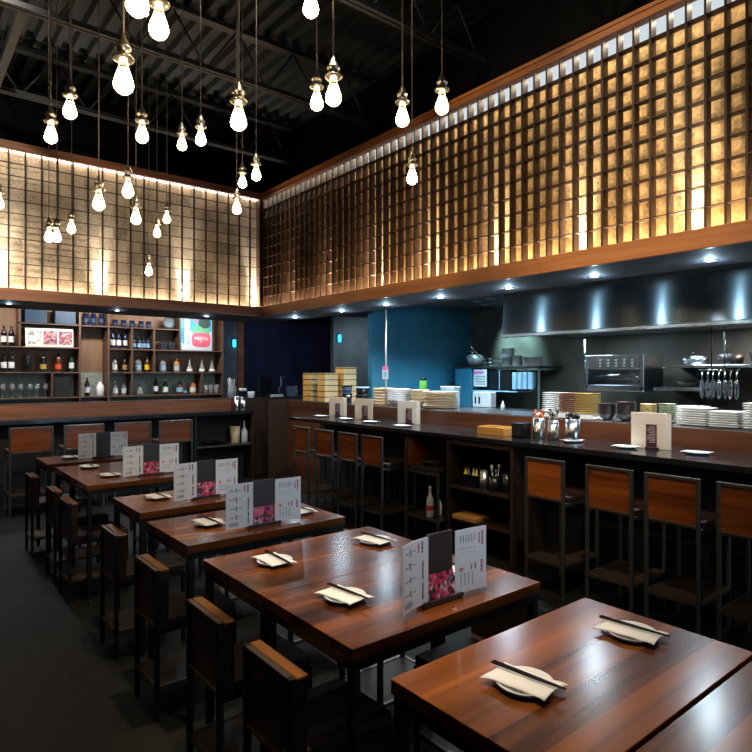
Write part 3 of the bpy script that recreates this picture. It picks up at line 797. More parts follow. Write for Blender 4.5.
def sheet(kind, w, h, curl, seed):
    rnd = random.Random(seed)
    mb = MB()
    mb.box(0,-0.0008,0,w,0.0008,h,0)
    print_rows(mb, kind, w, h, rnd)
    # bend the sheet gently: its free edge swings towards the reader
    n0 = MB()
    out = []
    for (x,y,z) in mb.v:
        s = (1-x/w) if kind == 'left' else x/w
        out.append((x, y - curl*s*s, z))
    mb.v = out
    # subdivide the plain sheet along its width so the bend is smooth
    seg = 10; v = []; f = []
    for i in range(seg+1):
        x = w*i/seg; s = (1-x/w) if kind == 'left' else x/w; o = -curl*s*s
        v += [(x,o-0.0008,0),(x,o+0.0008,0),(x,o+0.0008,h),(x,o-0.0008,h)]
    for i in range(seg):
        a = i*4; b = a+4
        f += [(a,b,b+3,a+3),(a+1,a+2,b+2,b+1),(a+3,b+3,b+2,a+2),(a,a+1,b+1,b)]
    f += [(0,3,2,1),(seg*4,seg*4+1,seg*4+2,seg*4+3)]
    r = MB().add(v, f, 0, False)
    off = 8
    keep_v = mb.v[off:]; keep_f = [tuple(i-off for i in fc) for fc in mb.f[6:]]
    keep = MB().add(keep_v, keep_f, 1); keep.m = mb.m[6:]
    r.v += keep.v; r.f += [tuple(i+len(v) for i in fc) for fc in keep.f]; r.m += keep.m; r.sm += keep.sm
    return r
def menu_stand(x, y, rz, where, pic=True, h=0.255, curl=(0.03,0.006), seed=1):
    t = thing('menu_stand', 'dark wooden menu stand with a ' + ('pink picture card ' if pic else 'plain plank ') + where, 'menu stand', (x,y,0.8905), rz, 'menu stands on the tables')
    obj('base', MB().bbox(-0.10,-0.022,0,0.10,0.022,0.012,0.002).box(-0.10,-0.022,0.0125,0.10,-0.014,0.02).box(-0.10,0.014,0.0125,0.10,0.022,0.02), M['plank'], t)
    obj('plank', MB().bbox(-0.065,0.002,0.0125,0.065,0.012,h+0.005,0.002), M['plank'], t)
    if pic: obj('picture_card', MB().box(-0.062,-0.004,0.0128,0.062,-0.001,h*0.44), M['photo'], t)
    c, s = math.cos(rz), math.sin(rz)
    for kind, dx, cu, yy in (('left',-0.232,curl[0],-0.0075),('right',0.068,curl[1],-0.0075)):
        w = 0.164
        o = obj('menu_sheet', sheet(kind, w, h-0.012, cu, seed+(0 if kind=='left' else 50)), [M['paper'],M['ink'],M['redink'],M['orangeink']])
        o.location = (x+c*dx-s*yy, y+s*dx+c*yy, 0.8905+0.0132); o.rotation_euler = (0,0,rz)
        tag(o, 'white printed menu sheet on the ' + kind + ' of the menu stand ' + where, 'menu', 'printed menu sheets')
menu_stand(1.603,1.603,-0.04,'on the second nearest table', seed=1, curl=(0.05,0.006))
menu_stand(1.622,3.02,-0.03,'on the third table', seed=2, curl=(0.012,0.004))
menu_stand(1.672,3.935,0.02,'on the fourth table', seed=3, curl=(0.012,0.004))
menu_stand(1.690,5.11,0.0,'on the long far table', seed=4, curl=(0.012,0.004))
menu_stand(1.66,6.47,-0.05,'on the farthest table', pic=False, seed=5, curl=(0.012,0.004))

# ------------------------------------------------------------------ kitchen counter and pass
t = thing('kitchen_counter', 'long black counter in front of the open kitchen', 'counter', (0,0,0))
obj('countertop', MB().bbox(4.25,-2.9,HC-0.045,4.985,7.22,HC,0.004), M['counter'], t)
obj('counter_front', MB().box(4.78,-2.9,0,4.985,7.22,HC-0.046), M['black'], t)
t = thing('kitchen_pass', 'dark red-brown wooden pass wall with a ledge behind the kitchen counter', 'counter', (0,0,0))
obj('pass_front', MB().bbox(4.988,-2.9,0,5.03,8.49,1.308,0.003), M['splash_y'], t)
obj('ledge', MB().box(4.992,-2.9,1.3085,5.56,8.49,1.318), M['stain'], t)
obj('pass_body', MB().box(5.031,-2.9,0,5.54,8.49,1.308), M['darkwood'], t)
obj('end_panel', MB().bbox(4.66,8.495,0,5.56,8.53,1.318,0.003), M['darkwood'], t)
# open cabinet under the counter
t = thing('counter_cabinet', 'dark wooden open cabinet under the kitchen counter holding caddies', 'cabinet', (0,0,0))
obj('side_panel', MB().bbox(4.27,4.155,0,4.775,4.19,1.10,0.003), M['darkwood'], t)
obj('side_panel', MB().bbox(4.27,3.37,0,4.775,3.405,1.10,0.003), M['darkwood'], t)
obj('top_rail', MB().bbox(4.27,3.406,1.055,4.31,4.154,1.10,0.003), M['darkwood'], t)
obj('shelf', MB().bbox(4.275,3.406,0.62,4.775,4.154,0.645,0.003), M['darkwood'], t)
obj('low_shelf', MB().bbox(4.30,3.406,0.30,4.775,4.154,0.32,0.003), M['darkwood'], t)

def caddy(x, y, z, label):
    t = thing('cutlery_caddy', label, 'caddy', (x,y,z))
    obj('bin', MB().box(0,0,0,0.16,0.24,0.004).box(0,0,0.0045,0.004,0.24,0.12).box(0.156,0,0.0045,0.16,0.24,0.12).box(0.0045,0,0.0045,0.1555,0.004,0.12).box(0.0045,0.236,0.0045,0.1555,0.24,0.12), M['blackgloss'], t)
    return t
caddy(4.34,3.85,0.6455,'black bin of small bottles with yellow caps inside the open cabinet')
for i, (dx, dy, mt, lb) in enumerate(((0.05,0.19,'yellow','yellow sauce bottle at the left of the black bin in the cabinet'),(0.05,0.05,'yellow','yellow sauce bottle at the right of the black bin in the cabinet'),(0.09,0.12,'plastic','white sauce bottle in the middle of the black bin in the cabinet'),(0.10,0.20,'bluewhite','blue sauce bottle at the back of the black bin in the cabinet'))):
    t = thing('sauce_bottle', lb, 'bottle', (4.34+dx,3.85+dy,0.6505), 0, 'sauce bottles in the cabinet bin')
    obj('body', MB().lathe([(0.018,0),(0.02,0.004),(0.02,0.11),(0.012,0.125),(0.004,0.165),(0.003,0.17)], 12), M[mt], t)
def canister(x, y, z, r, h, mat, label, cat='canister', handle=False, name='steel_canister'):
    t = thing(name, label, cat, (x,y,z))
    obj('cup', MB().lathe([(0.0005,0.0),(r*0.98,0.0),(r,0.006),(r,h),(r*0.94,h),(r*0.93,0.01),(0.0005,0.008)], 24), mat, t)
    obj('rim_band', MB().lathe([(r+0.0005,h*0.86),(r+0.003,h*0.87),(r+0.003,h*0.895),(r+0.0005,h*0.905)], 24, closed_ends=False), M['chrome'], t)
    return t
canister(4.36,3.775,0.6455,0.045,0.19,M['stain'],'tall steel canister in the middle of the open cabinet')
canister(4.37,3.655,0.6455,0.055,0.15,M['blackgloss'],'black pot in the open cabinet with a white label', name='black_pot')
canister(4.40,3.54,0.6455,0.045,0.19,M['darkglass'],'dark canister at the right inside the open cabinet', name='dark_canister')
def utensils(x, y, z, r, n, mats, names, cat, labelfmt, L=(0.16,0.2), group=None, thick=0.005, head=None):
    proto = None
    for k in range(n):
        a = 2*PI*k/n + 0.4; 
        rr = r*0.5
        bx_, by_ = rr*math.cos(a), rr*math.sin(a)
        tilt = 0.16*((k*3)%4+1)/4
        l = L[0]+(L[1]-L[0])*((k*5)%7)/6
        top = (bx_+math.cos(a)*r*0.24, by_+math.sin(a)*r*0.24, l)
        mb = MB().tube([(bx_*0.5,by_*0.5,0),(bx_,by_,l*0.5),top], thick, 8)
        if head: 
            mb.lathe([(0.0005,-0.018),(head*0.8,-0.012),(head,0.0),(head*0.8,0.012),(0.0005,0.018)], 10, c=(top[0],top[1],top[2]+0.008))
        o = obj(names, mb, mats[k % len(mats)]); o.location = (x,y,z)
        tag(o, labelfmt, cat, group)
utensils(4.37,3.655,0.655,0.05,5,[M['chrome'],M['plastic'],M['bluewhite']],'spoon','spoon','spoon standing in the black pot inside the open cabinet',(0.17,0.22),'spoons in the cabinet pot',0.004,0.014)
o = tag(obj('picture_card', MB().box(0,0,0,0.006,0.11,0.15), M['plastic']), 'white card standing at the right of the open cabinet', 'card'); o.location = (4.46,3.425,0.6455)
o = tag(obj('wooden_tray', MB().bbox(0,0,0,0.22,0.30,0.04,0.004), M['orangewood']), 'light wooden board on the low shelf of the open cabinet', 'board'); o.location = (4.30,3.96-0.12,0.3205)

# spray bottle on the footplate of the sideways stool
t = thing('spray_bottle', 'clear spray bottle with red label on the footplate of the sideways stool', 'bottle', (4.30,4.45,0.2705))
obj('body', MB().lathe([(0.036,0),(0.040,0.006),(0.040,0.15),(0.036,0.18),(0.018,0.225),(0.014,0.235),(0.014,0.25)], 20), M['plastic'], t)
obj('label', MB().lathe([(0.0405,0.07),(0.0405,0.12)], 20, closed_ends=False), M['red'], t)
hd = obj('trigger_head', MB().lathe([(0.016,0.251),(0.017,0.27),(0.012,0.285)], 14).bbox(-0.055,-0.012,0.286,0.03,0.012,0.312,0.004).tube([(-0.03,0,0.286),(-0.045,0,0.262),(-0.04,0,0.245)], 0.005, 6), M['plastic'], t)
hd.rotation_euler = (0,0,-2.2)
t = thing('small_bottle', 'small white bottle beside the spray bottle on the sideways stool footplate', 'bottle', (4.42,4.43,0.2705))
obj('body', MB().lathe([(0.026,0),(0.028,0.004),(0.028,0.12),(0.012,0.145),(0.012,0.165)], 16), M['label'], t)
obj('cap', MB().lathe([(0.014,0.1655),(0.014,0.19),(0.0005,0.192)], 14), M['blackgloss'], t)
o = tag(obj('round_tray', MB().lathe([(0.0005,0.0),(0.12,0.0),(0.142,0.055),(0.146,0.055),(0.146,0.06),(0.138,0.06),(0.116,0.008),(0.0005,0.008)], 32), M['stain']), 'round metal tray on the seat of the sideways stool', 'tray'); o.location = (4.41,4.49,0.7855)

# ------------------------------------------------------------------ things on the kitchen counter
def menu_block(x, y, rz, w, h, label, two=True, mat='beige'):
    t = thing('counter_menu', label, 'menu holder', (x,y,HC+0.0005), rz, 'menu holders on the kitchen counter')
    # board leans back, label card on its front, white sheet behind
    b = obj('board', MB().bbox(0,-w/2,0,0.012,w/2,h,0.002), M[mat], t)
    obj('base_block', MB().bbox(-0.03,-w*0.30,0,-0.001,w*0.06,0.018,0.002), M['plank'], t)
    cd = MB().box(-0.008,-w*0.24,0.02,-0.002,w*0.06,h*0.68)
    rnd = random.Random(int(y*100))
    z = h*0.62; 
    while z > 0.05:
        yy = -w*0.21
        ln = rnd.uniform(0.5,1)*w*0.24
        cd.add([(-0.0085,yy,z),(-0.0085,yy,z+0.005),(-0.0085,yy+ln,z+0.005),(-0.0085,yy+ln,z)], [(0,1,2,3)], 1); z -= 0.0125
    obj('label_card', cd, [M['plum'],M['cardink']], t)
    if two: obj('rear_sheet', MB().bbox(0.016,-w/2-0.03,0,0.022,w/2-0.03,h*0.97,0.001), M['whiteboard'], t)
    return t
menu_block(4.82,6.86,0.35,0.25,0.26,'beige menu board with dark label, farthest on the kitchen counter')
menu_block(4.74,6.14,0.35,0.27,0.265,'beige menu board with dark label, second from the far end of the counter', False)
menu_block(4.71,5.26,0.35,0.26,0.27,'white menu board with dark label standing midway along the counter', mat='whiteboard')
menu_block(4.66,2.345,0.12,0.27,0.285,'wide cream menu board with purple label near the right end of the counter', mat='whiteboard')
t = thing('wooden_tray', 'pale wooden box tray with white cloths on the kitchen counter', 'tray', (4.50,3.66,HC+0.0005))
obj('walls', MB().bbox(0,0,0,0.012,0.33,0.075,0.002).bbox(0.19,0,0,0.202,0.33,0.075,0.002).bbox(0.0125,0,0,0.1895,0.012,0.075,0.002).bbox(0.0125,0.318,0,0.1895,0.33,0.075,0.002).box(0.0125,0.14,0.01,0.1895,0.15,0.07), M['orangewood'], t)
obj('bottom', MB().box(0.013,0.013,0.001,0.189,0.317,0.008), M['palewood'], t)
for k in range(3):
    o = tag(obj('rolled_cloth', MB().lathe([(0.018,-0.05),(0.022,-0.045),(0.022,0.045),(0.018,0.05)], 12).xf(Matrix.Rotation(PI/2,4,'X')), M['napkin']), ('left','middle','right')[2-k]+' white rolled cloth in the pale wooden tray on the counter','cloth','rolled cloths in the wooden tray')
    o.location = (4.545+0.052*k, 3.735, HC+0.0005+0.0315)
t = thing('napkin_dispenser', 'black napkin box on the counter between the wooden tray and steel pots', 'dispenser', (4.48,3.43,HC+0.0005))
obj('case', MB().bbox(0,0,0,0.14,0.125,0.135,0.006), M['blackgloss'], t)
obj('face_plate', MB().bbox(-0.004,0.015,0.02,-0.0005,0.11,0.115,0.002), M['black'], t)
POTS = [(4.60,3.335,0.055,0.19,'steel pot with orange-handled tools on the counter'),(4.62,3.195,0.05,0.175,'steel pot of dark whisks right of the orange-handled tools'),
        (4.72,3.07,0.045,0.17,'narrow steel pot behind the big cutlery pot'),(4.60,2.985,0.062,0.18,'big steel pot of black cutlery standing on a plate')]
for i, (x, y, r, h, lb) in enumerate(POTS):
    canister(x, y, HC+0.0005+(0.021 if i == 3 else 0), r, h, M['stain'], lb)
utensils(4.60,3.335,HC+0.012,0.055,6,[M['orangehandle'],M['brownplate'],M['orangehandle'],M['plastic']],'kitchen_tool','tool','orange-handled tool standing in the left steel pot on the counter',(0.19,0.235),'tools in the left steel pot',0.008,0.016)
utensils(4.62,3.195,HC+0.012,0.05,6,[M['canopener'],M['blackgloss']],'whisk','whisk','dark whisk standing in the second steel pot on the counter',(0.2,0.25),'whisks in the second steel pot',0.005,0.013)
utensils(4.72,3.07,HC+0.012,0.045,4,[M['blackgloss'],M['plastic']],'spoon','spoon','spoon standing in the narrow steel pot','0' and (0.18,0.22),'spoons in the narrow steel pot',0.005,0.012)
utensils(4.60,2.985,HC+0.033,0.062,8,[M['blackgloss']],'spoon','spoon','black spoon standing in the big steel pot','0' and (0.17,0.20),'black cutlery in the big steel pot',0.006,0.018)

# ------------------------------------------------------------------ things on the pass ledge
ZL = 1.3185
def stack(n, make, x, y, z, dz, labelf, group, cat, name, rz=0.0, jit=0.0):
    first = None
    for k in range(n):
        if first is None: o = make(); o.name = name; first = o
        else:
            o = first.copy(); COL.objects.link(o)
        o.location = (x+random.uniform(-jit,jit), y+random.uniform(-jit,jit), z+k*dz); o.rotation_euler = (0,0,rz+random.uniform(-1,1)*jit*4)
        tag(o, labelf(k), cat, group)
# wooden lunch boxes
def bento(wx, wy):
    def make():
        mb = MB().box(0,0,0,wx,wy,0.062).box(0.012,0.012,0.0622,wx-0.012,wy-0.012,0.0738).box(-0.003,-0.003,0.0742,wx+0.003,wy+0.003,0.0855)
        for k in (5, 17): mb.m[k] = 1
        for k in range(6, 12): mb.m[k] = 2
        return obj('wooden_box', mb, [M['palewood'], M['orangewood'], M['darkwood']])
    return make
stack(5, bento(0.27,0.235), 5.08,7.92,ZL,0.0865, lambda k: 'pale lunch box, %s in the left stack on the pass' % stackpos(k,5), 'stacked lunch boxes on the pass', 'box', 'wooden_box')
stack(5, bento(0.24,0.20), 5.05,7.49,ZL,0.0865, lambda k: 'pale lunch box, %s in the middle stack on the pass' % stackpos(k,5), 'stacked lunch boxes on the pass', 'box', 'wooden_box')
stack(6, bento(0.235,0.22), 5.315,7.37,ZL,0.0865, lambda k: 'pale lunch box, %s in the tallest stack on the pass' % stackpos(k,6), 'stacked lunch boxes on the pass', 'box', 'wooden_box')
def lathe_obj(name, prof, mat, n=28):
    return obj(name, MB().lathe(prof, n), mat)
def tub(x, y, z, r, h, label, mat, lid):
    t = thing('storage_tub', label, 'tub', (x,y,z))
    obj('body', MB().lathe([(r*0.85,0),(r*0.87,0.003),(r,h)], 24), M[mat], t)
    obj('lid', MB().lathe([(r+0.004,h+0.001),(r+0.006,h+0.004),(r+0.006,h+0.014),(r*0.85,h+0.02),(0.0005,h+0.021)], 24), M[lid], t)
tub(5.14,7.05,ZL,0.075,0.125,'dark lower tub in front of the right lunch box stack','blackgloss','bluebox')
tub(5.14,7.05,ZL+0.1475,0.075,0.085,'blue tub stacked on a dark tub before the lunch boxes','bluebox','blackgloss')
tub(5.13,6.66,ZL,0.10,0.11,'black lower tub right of the lunch boxes','blackgloss','blackgloss')
tub(5.13,6.66,ZL+0.1325,0.095,0.085,'tub with a pale lid stacked on a black tub','blackgloss','bluewhite')
bowlp = lambda R, H: [(0.0005,0.006),(R*0.42,0.006),(R*0.42,0.0),(R*0.48,0.0),(R*0.5,0.008),(R*0.8,H*0.45),(R*0.97,H*0.92),(R,H),(R*0.97,H),(R*0.76,H*0.5),(R*0.45,0.014),(0.0005,0.012)]
stack(6, lambda: lathe_obj('bamboo_steamer', [(0.0005,0.0),(0.14,0.0),(0.145,0.003),(0.145,0.036),(0.135,0.036),(0.134,0.008),(0.0005,0.006)], M['tan']), 5.20,6.28,ZL,0.0385, lambda k: 'tan bamboo tray, %s of its stack left of the white bowls' % stackpos(k,6), 'stacked bamboo trays on the pass','tray','bamboo_tray')
stack(6, lambda: lathe_obj('white_bowl', bowlp(0.155,0.085), M['white'], 32), 5.17,5.945,ZL,0.028, lambda k: 'white bowl, %s of the stack on the pass behind the white menu' % stackpos(k,6), 'stacked white bowls on the pass','bowl','white_bowl')
for k, (dy, dx) in enumerate(((0.28,0.0),(0.18,0.03),(0.08,0.0))):
    o = tag(lathe_obj('dark_cup', [(0.035,0),(0.045,0.01),(0.046,0.17),(0.04,0.175),(0.0005,0.175)], M['blueglass'], 18), ('left','middle','right')[k]+' dark blue cup behind the white bowls on the pass','cup','dark cups behind the bowls')
    o.location = (5.42+dx,6.0+dy-0.1,ZL)
t = thing('green_can', 'bright green can standing behind the tan bowls on the pass', 'can', (5.44,5.76,ZL))
obj('body', MB().lathe([(0.045,0),(0.05,0.006),(0.05,0.325),(0.045,0.332),(0.0005,0.332)], 20), M['green'], t)
obj('lid', MB().lathe([(0.046,0.3325),(0.046,0.36),(0.0005,0.362)], 20), M['blackgloss'], t)
stack(4, lambda: lathe_obj('tan_bowl', bowlp(0.125,0.08), M['cream'], 28), 5.26,5.64,ZL,0.045, lambda k: 'cream bowl, %s of the small stack beside the wooden plates' % stackpos(k,4), 'stacked cream bowls on the pass','bowl','cream_bowl')
stack(10, lambda: lathe_obj('wooden_plate', [(0.0005,0.0),(0.17,0.0),(0.215,0.014),(0.22,0.018),(0.215,0.02),(0.16,0.008),(0.0005,0.007)], M['cream'], 32), 5.235,5.235,ZL,0.0205, lambda k: 'cream plate, %s of the tall uneven stack on the pass' % stackpos(k,10), 'stacked cream plates on the pass','plate','cream_plate', jit=0.012)
t = thing('storage_box', 'pale blue plastic box on the pass behind the cream plates', 'box', (5.535,5.36,ZL))
obj('body', MB().bbox(-0.055,-0.12,0,0.055,0.12,0.24,0.006), M['bluewhite'], t)
obj('lid', MB().bbox(-0.06,-0.125,0.241,0.06,0.125,0.262,0.004), M['plastic'], t)
# square plates in three colours
def sq(mat, wx, wy, th=0.012):
    return lambda: obj('square_plate', MB().add(
        [(-wx*0.7,-wy*0.7,0),(wx*0.7,-wy*0.7,0),(wx*0.7,wy*0.7,0),(-wx*0.7,wy*0.7,0),(-wx,-wy,th),(wx,-wy,th),(wx,wy,th),(-wx,wy,th),(-wx,-wy,th+0.005),(wx,-wy,th+0.005),(wx,wy,th+0.005),(-wx,wy,th+0.005),(-wx*0.8,-wy*0.8,th-0.002),(wx*0.8,-wy*0.8,th-0.002),(wx*0.8,wy*0.8,th-0.002),(-wx*0.8,wy*0.8,th-0.002)],
        [(0,3,2,1),(0,1,5,4),(1,2,6,5),(2,3,7,6),(3,0,4,7),(4,5,9,8),(5,6,10,9),(6,7,11,10),(7,4,8,11),(8,9,13,12),(9,10,14,13),(10,11,15,14),(11,8,12,15),(12,13,14,15)]), M[mat])
for mat, y, nm in (('white',3.535,'white'),('brownplate',3.352,'brown'),('goldplate',3.185,'mustard')):
    hw = 0.095 if mat == 'white' else 0.08
    stack(10, sq(mat,0.095,hw), 5.16,y,ZL+0.045,0.0195, lambda k, nm=nm: '%s square plate, %s of its stack left of the dark bowls' % (nm, stackpos(k,10)), 'stacked %s square plates on the pass' % nm, 'plate', 'square_plate', jit=0.003)
o = tag(obj('serving_tray', MB().bbox(0,0,0,0.30,0.62,0.012,0.003).box(0,0,0.0125,0.012,0.62,0.04).box(0.288,0,0.0125,0.30,0.62,0.04), M['white']), 'white tray under the coloured square plates on the pass', 'tray'); o.location = (5.02,3.05,ZL)
stack(6, lambda: lathe_obj('dark_bowl', bowlp(0.085,0.06), M['darkbowl'], 24), 5.13,2.965,ZL,0.0185, lambda k: 'dark bowl, %s of the left of the two dark stacks' % stackpos(k,6), 'left stack of dark bowls on the pass','bowl','dark_bowl')
stack(7, lambda: lathe_obj('dark_bowl', bowlp(0.085,0.06), M['darkbowl'], 24), 5.13,2.785,ZL,0.0185, lambda k: 'dark bowl, %s of the right of the two dark stacks' % stackpos(k,7), 'right stack of dark bowls on the pass','bowl','dark_bowl')
stack(6, lambda: lathe_obj('patterned_bowl', bowlp(0.07,0.06), M['yellowbowl'], 24), 5.22,2.625,ZL,0.0195, lambda k: 'ochre patterned bowl, %s of its stack right of the dark bowls' % stackpos(k,6), 'stack of ochre bowls on the pass','bowl','patterned_bowl')
stack(6, lambda: lathe_obj('patterned_bowl', bowlp(0.07,0.06), M['greenbowl'], 24), 5.26,2.478,ZL,0.021, lambda k: 'green patterned bowl, %s of its stack behind the wide menu board' % stackpos(k,6), 'stack of green bowls on the pass','bowl','patterned_bowl')
for (x, y, n, hw, nm) in ((5.36,2.47-0.15,8,0.115,'first white stack from the left'),(5.17,2.19,8,0.115,'second white stack from the left'),(5.16,1.945,7,0.105,'third white stack from the left'),(5.17,1.695,11,0.115,'rightmost and tallest white stack')):
    stack(n, sq('white',0.115,hw), x,y,ZL,0.0185, lambda k, nm=nm, n=n: 'white square plate, %s of the %s' % (stackpos(k,n), nm), 'white square plates, ' + nm, 'plate', 'square_plate', jit=0.003)

# pole with a tag from soffit to ledge
t = thing('tag_pole', 'thin steel pole with a pink and white tag rising from the pass', 'pole', (5.0+0.06,6.07,ZL))
obj('pole', MB().tube([(0,0,0),(0,0,2.585-ZL)], 0.011, 10), M['potsteel'], t)
tg = obj('tag', MB().box(-0.014,-0.06,0.35,-0.012,0.06,0.52,0).add([(-0.0145,-0.06,0.47),(-0.0145,-0.06,0.52),(-0.0145,0.06,0.52),(-0.0145,0.06,0.47)],[(0,1,2,3)],1).add([(-0.0145,-0.035,0.38),(-0.0145,-0.035,0.45),(-0.0145,0.035,0.45),(-0.0145,0.035,0.38)],[(0,1,2,3)],2), [M['label'],M['pink'],M['bluewhite']], t)

# small cyan lamps
for x, y, z, lb in ((6.72,9.46,2.42,'small glowing cyan lamp on the grey wall left of the pole'),(5.19,10.849,2.33,'small glowing cyan lamp near the right end of the bottle shelf')):
    t = thing('cyan_lamp', lb, 'lamp', (x,y,z))
    obj('lens', MB().lathe([(0.0005,-0.08),(0.03,-0.07),(0.035,-0.04),(0.035,0.04),(0.03,0.07),(0.0005,0.08)], 14), M['cyan'], t)
    obj('bracket', MB().box(-0.04,0.036,-0.06,0.04,0.05,0.1), M['black'], t)

# ------------------------------------------------------------------ kitchen: hood, broiler, shelves
HX, HY1 = 6.3, 5.14
t = thing('extractor_hood', 'long brushed steel extractor hood over the cook line', 'hood', (0,0,0))
mb = MB(); v = []; f = []
mb.add([(HX-0.02,HY1,2.262),(HX-0.02,-2.9,2.262),(HX+0.03,-2.9,2.765),(HX+0.03,HY1,2.765)], [(0,3,2,1)])
fp = obj('front_panel', mb, M['hood'], t)
uv = fp.data.uv_layers.new(name='brush')
for lp in fp.data.loops:
    c_ = fp.data.vertices[lp.vertex_index].co; uv.data[lp.index].uv = (c_.y, c_.z)
obj('end_panel', MB().box(HX+0.04,HY1-0.012,2.262,7.95,HY1,2.765), M['stain'], t)
obj('bottom_lip', MB().bbox(HX-0.03,-2.9,2.215,HX+0.05,HY1,2.26,0.006), M['stain'], t)
obj('canopy_underside', MB().box(HX+0.06,-2.9,2.28,7.95,HY1-0.02,2.30), M['canopener'], t)
obj('top_band', MB().box(HX+0.02,-2.9,2.767,HX+0.06,HY1,2.835), M['canopener'], t)
area('hood_lamp', (6.95,4.4,2.27), (0,0,0), 0.3,0.5, 8, (0.55,0.82,1.0))
area('hood_lamp', (6.95,2.9,2.27), (0,0,0), 0.3,0.5, 10, (0.65,0.85,1.0))
area('hood_lamp', (7.3,2.0,2.27), (0,0,0), 0.3,0.5, 26, (1.0,0.86,0.65))
# kitchen ceiling lamps; the last three are added to brighten the pass ledge
for k, (x, y, p_, c, an) in enumerate(((6.0,6.1,90,(0.30,0.66,1.0),2.1),(6.9,6.1,150,(0.36,0.76,1.0),2.0),(7.3,6.3,220,(0.45,0.92,1.0),1.1),(6.75,5.75,130,(0.8,0.95,1.0),1.5),(5.62,6.0,170,(1.0,0.92,0.8),2.2),(5.72,4.7,100,(0.92,0.97,1.0),1.9),(5.72,2.75,140,(0.92,0.97,1.0),1.9))):
    t = thing('ceiling_lamp', ('recessed kitchen lamp near the left end of the blue wall','recessed kitchen lamp near the middle of the blue wall','recessed kitchen lamp in the corner of the blue wall','recessed kitchen lamp over the pot shelf','unseen lamp added above the lunch boxes','unseen lamp added above the cream plates','unseen lamp added above the dark bowls')[k], 'lamp', (x,y,2.83))
    obj('frame', MB().lathe([(0.05,0.0),(0.075,0.0),(0.08,0.008),(0.05,0.008)],20), M['canopener'], t)
    spot('kitchen_lamp', (x,y,2.82), (7.95,6.2,2.2) if k == 2 else (x,y,0), p_, c, an, 0.9, 0.05)
spot('far_wall_fill', (7.2,8.4,2.8), (7.3,9.5,1.3), 36, (0.75,0.9,1.0), 2.4, 0.9, 0.05)  # unseen spot added to bring up the grey wall

t = thing('salamander_broiler', 'steel salamander broiler with knobs mounted under the hood', 'broiler', (7.0,3.58,1.525))
W = 0.795
obj('body', MB().box(0.03,0,0,0.5,0.03,0.45).box(0.03,W-0.03,0,0.5,W,0.45).box(0.03,0.031,0.29,0.5,W-0.031,0.45).box(0.03,0.031,0,0.5,W-0.031,0.05).box(0.47,0.031,0.051,0.5,W-0.031,0.289), M['stain'], t)
obj('front_frame', MB().bbox(0,0,0,0.029,0.05,0.45,0.003).bbox(0,W-0.05,0,0.029,W,0.45,0.003).bbox(0,0.051,0,0.029,W-0.051,0.075,0.003), M['stain'], t)
obj('vent_panel', MB().bbox(0.004,0.051,0.27,0.029,W-0.051,0.45,0.003), M['stain'], t)
for k in range(5):
    mb = MB()
    for j in range(3): mb.bbox(-0.004,0.13+k*0.105,0.305+j*0.036,0.0035,0.155+k*0.105,0.325+j*0.036,0.001)
    obj('vent_slot', mb, M['label'], t)
obj('rack', MB().tube([(0.06,0.07,0.15),(0.06,W-0.07,0.15)],0.006,6).tube([(0.4,0.07,0.15),(0.4,W-0.07,0.15)],0.006,6).box(0.07,0.09,0.145,0.39,W-0.09,0.15), M['canopener'], t)
obj('handle', MB().tube([(0.02,0.06,0.10),(-0.03,0.07,0.19),(-0.03,0.30,0.20),(-0.03,W-0.08,0.185)],0.009,8), M['chrome'], t)
obj('gas_pipe', MB().tube([(-0.012,W-0.02,-0.0),(-0.012,W-0.02,0.66)],0.009,8), M['chrome'], t)
for k in range(2): obj('knob', MB().lathe([(0.016,0),(0.016,0.015),(0.0005,0.018)],12).xf(Matrix.Translation((0.001,0.025 if k==0 else W-0.025,0.04)) @ Matrix.Rotation(-PI/2,4,'Y')), M['blackgloss'], t)

def wall_shelf(name, label, x0, x1, y0, y1, z, th, mat, br=True):
    t = thing(name, label, 'shelf', (x0,y0,z))
    obj('board', MB().bbox(0,0,0,x1-x0,y1-y0,th,0.003), M[mat], t)
    if br:
        for yy in (0.12, (y1-y0)-0.15):
            obj('bracket', MB().add([(x1-x0-0.02,yy,-0.001),(0.15,yy,-0.001),(x1-x0-0.02,yy,-0.22),(x1-x0-0.02,yy+0.02,-0.001),(0.15,yy+0.02,-0.001),(x1-x0-0.02,yy+0.02,-0.22)],[(0,1,2),(3,5,4),(0,3,4,1),(1,4,5,2),(2,5,3,0)]), M['canopener'], t)
    return t
wall_shelf('wall_shelf','long steel shelf under the right of the hood with dark pans',7.0,7.95,1.4,3.36,1.81,0.03,'stain')
wall_shelf('wall_shelf','short lower steel shelf right of the broiler',6.95,7.95,2.90,3.44,1.55,0.035,'stain')
def pan(x, y, z, r, h, label, mat, handle=True, name='pan', rz=0):
    t = thing(name, label, 'pan', (x,y,z), rz)
    obj('bowl', MB().lathe([(0.0005,0),(r*0.8,0),(r*0.84,0.004),(r,h),(r*0.97,h),(r*0.8,0.012),(0.0005,0.01)], 24), M[mat], t)
    if handle: obj('handle', MB().tube([(-r*0.95,0,h*0.9),(-r-0.06,0,h+0.02),(-r-0.2,0,h+0.03)],[0.008,0.009,0.011],8), M['blackgloss'], t)
    return t
pan(7.30,3.10,1.8405,0.17,0.10,'steel pan upside of the shelf corner next to the broiler','stain',True,'steel_pan',0.3)
pan(7.30,2.74,1.8405,0.15,0.12,'dark wok, left one on the long shelf under the hood','darkbowl',True,'wok',0.2)
pan(7.30,2.36,1.8405,0.18,0.13,'dark wok, middle one on the long shelf under the hood','darkbowl',True,'wok',0.3)
pan(7.30,1.96,1.8405,0.18,0.13,'dark wok, rightmost on the long shelf under the hood','darkbowl',False,'wok')
pan(7.35,3.2,1.5855,0.15,0.06,'shallow brown pan on the short lower shelf','copper',False,'baking_pan')

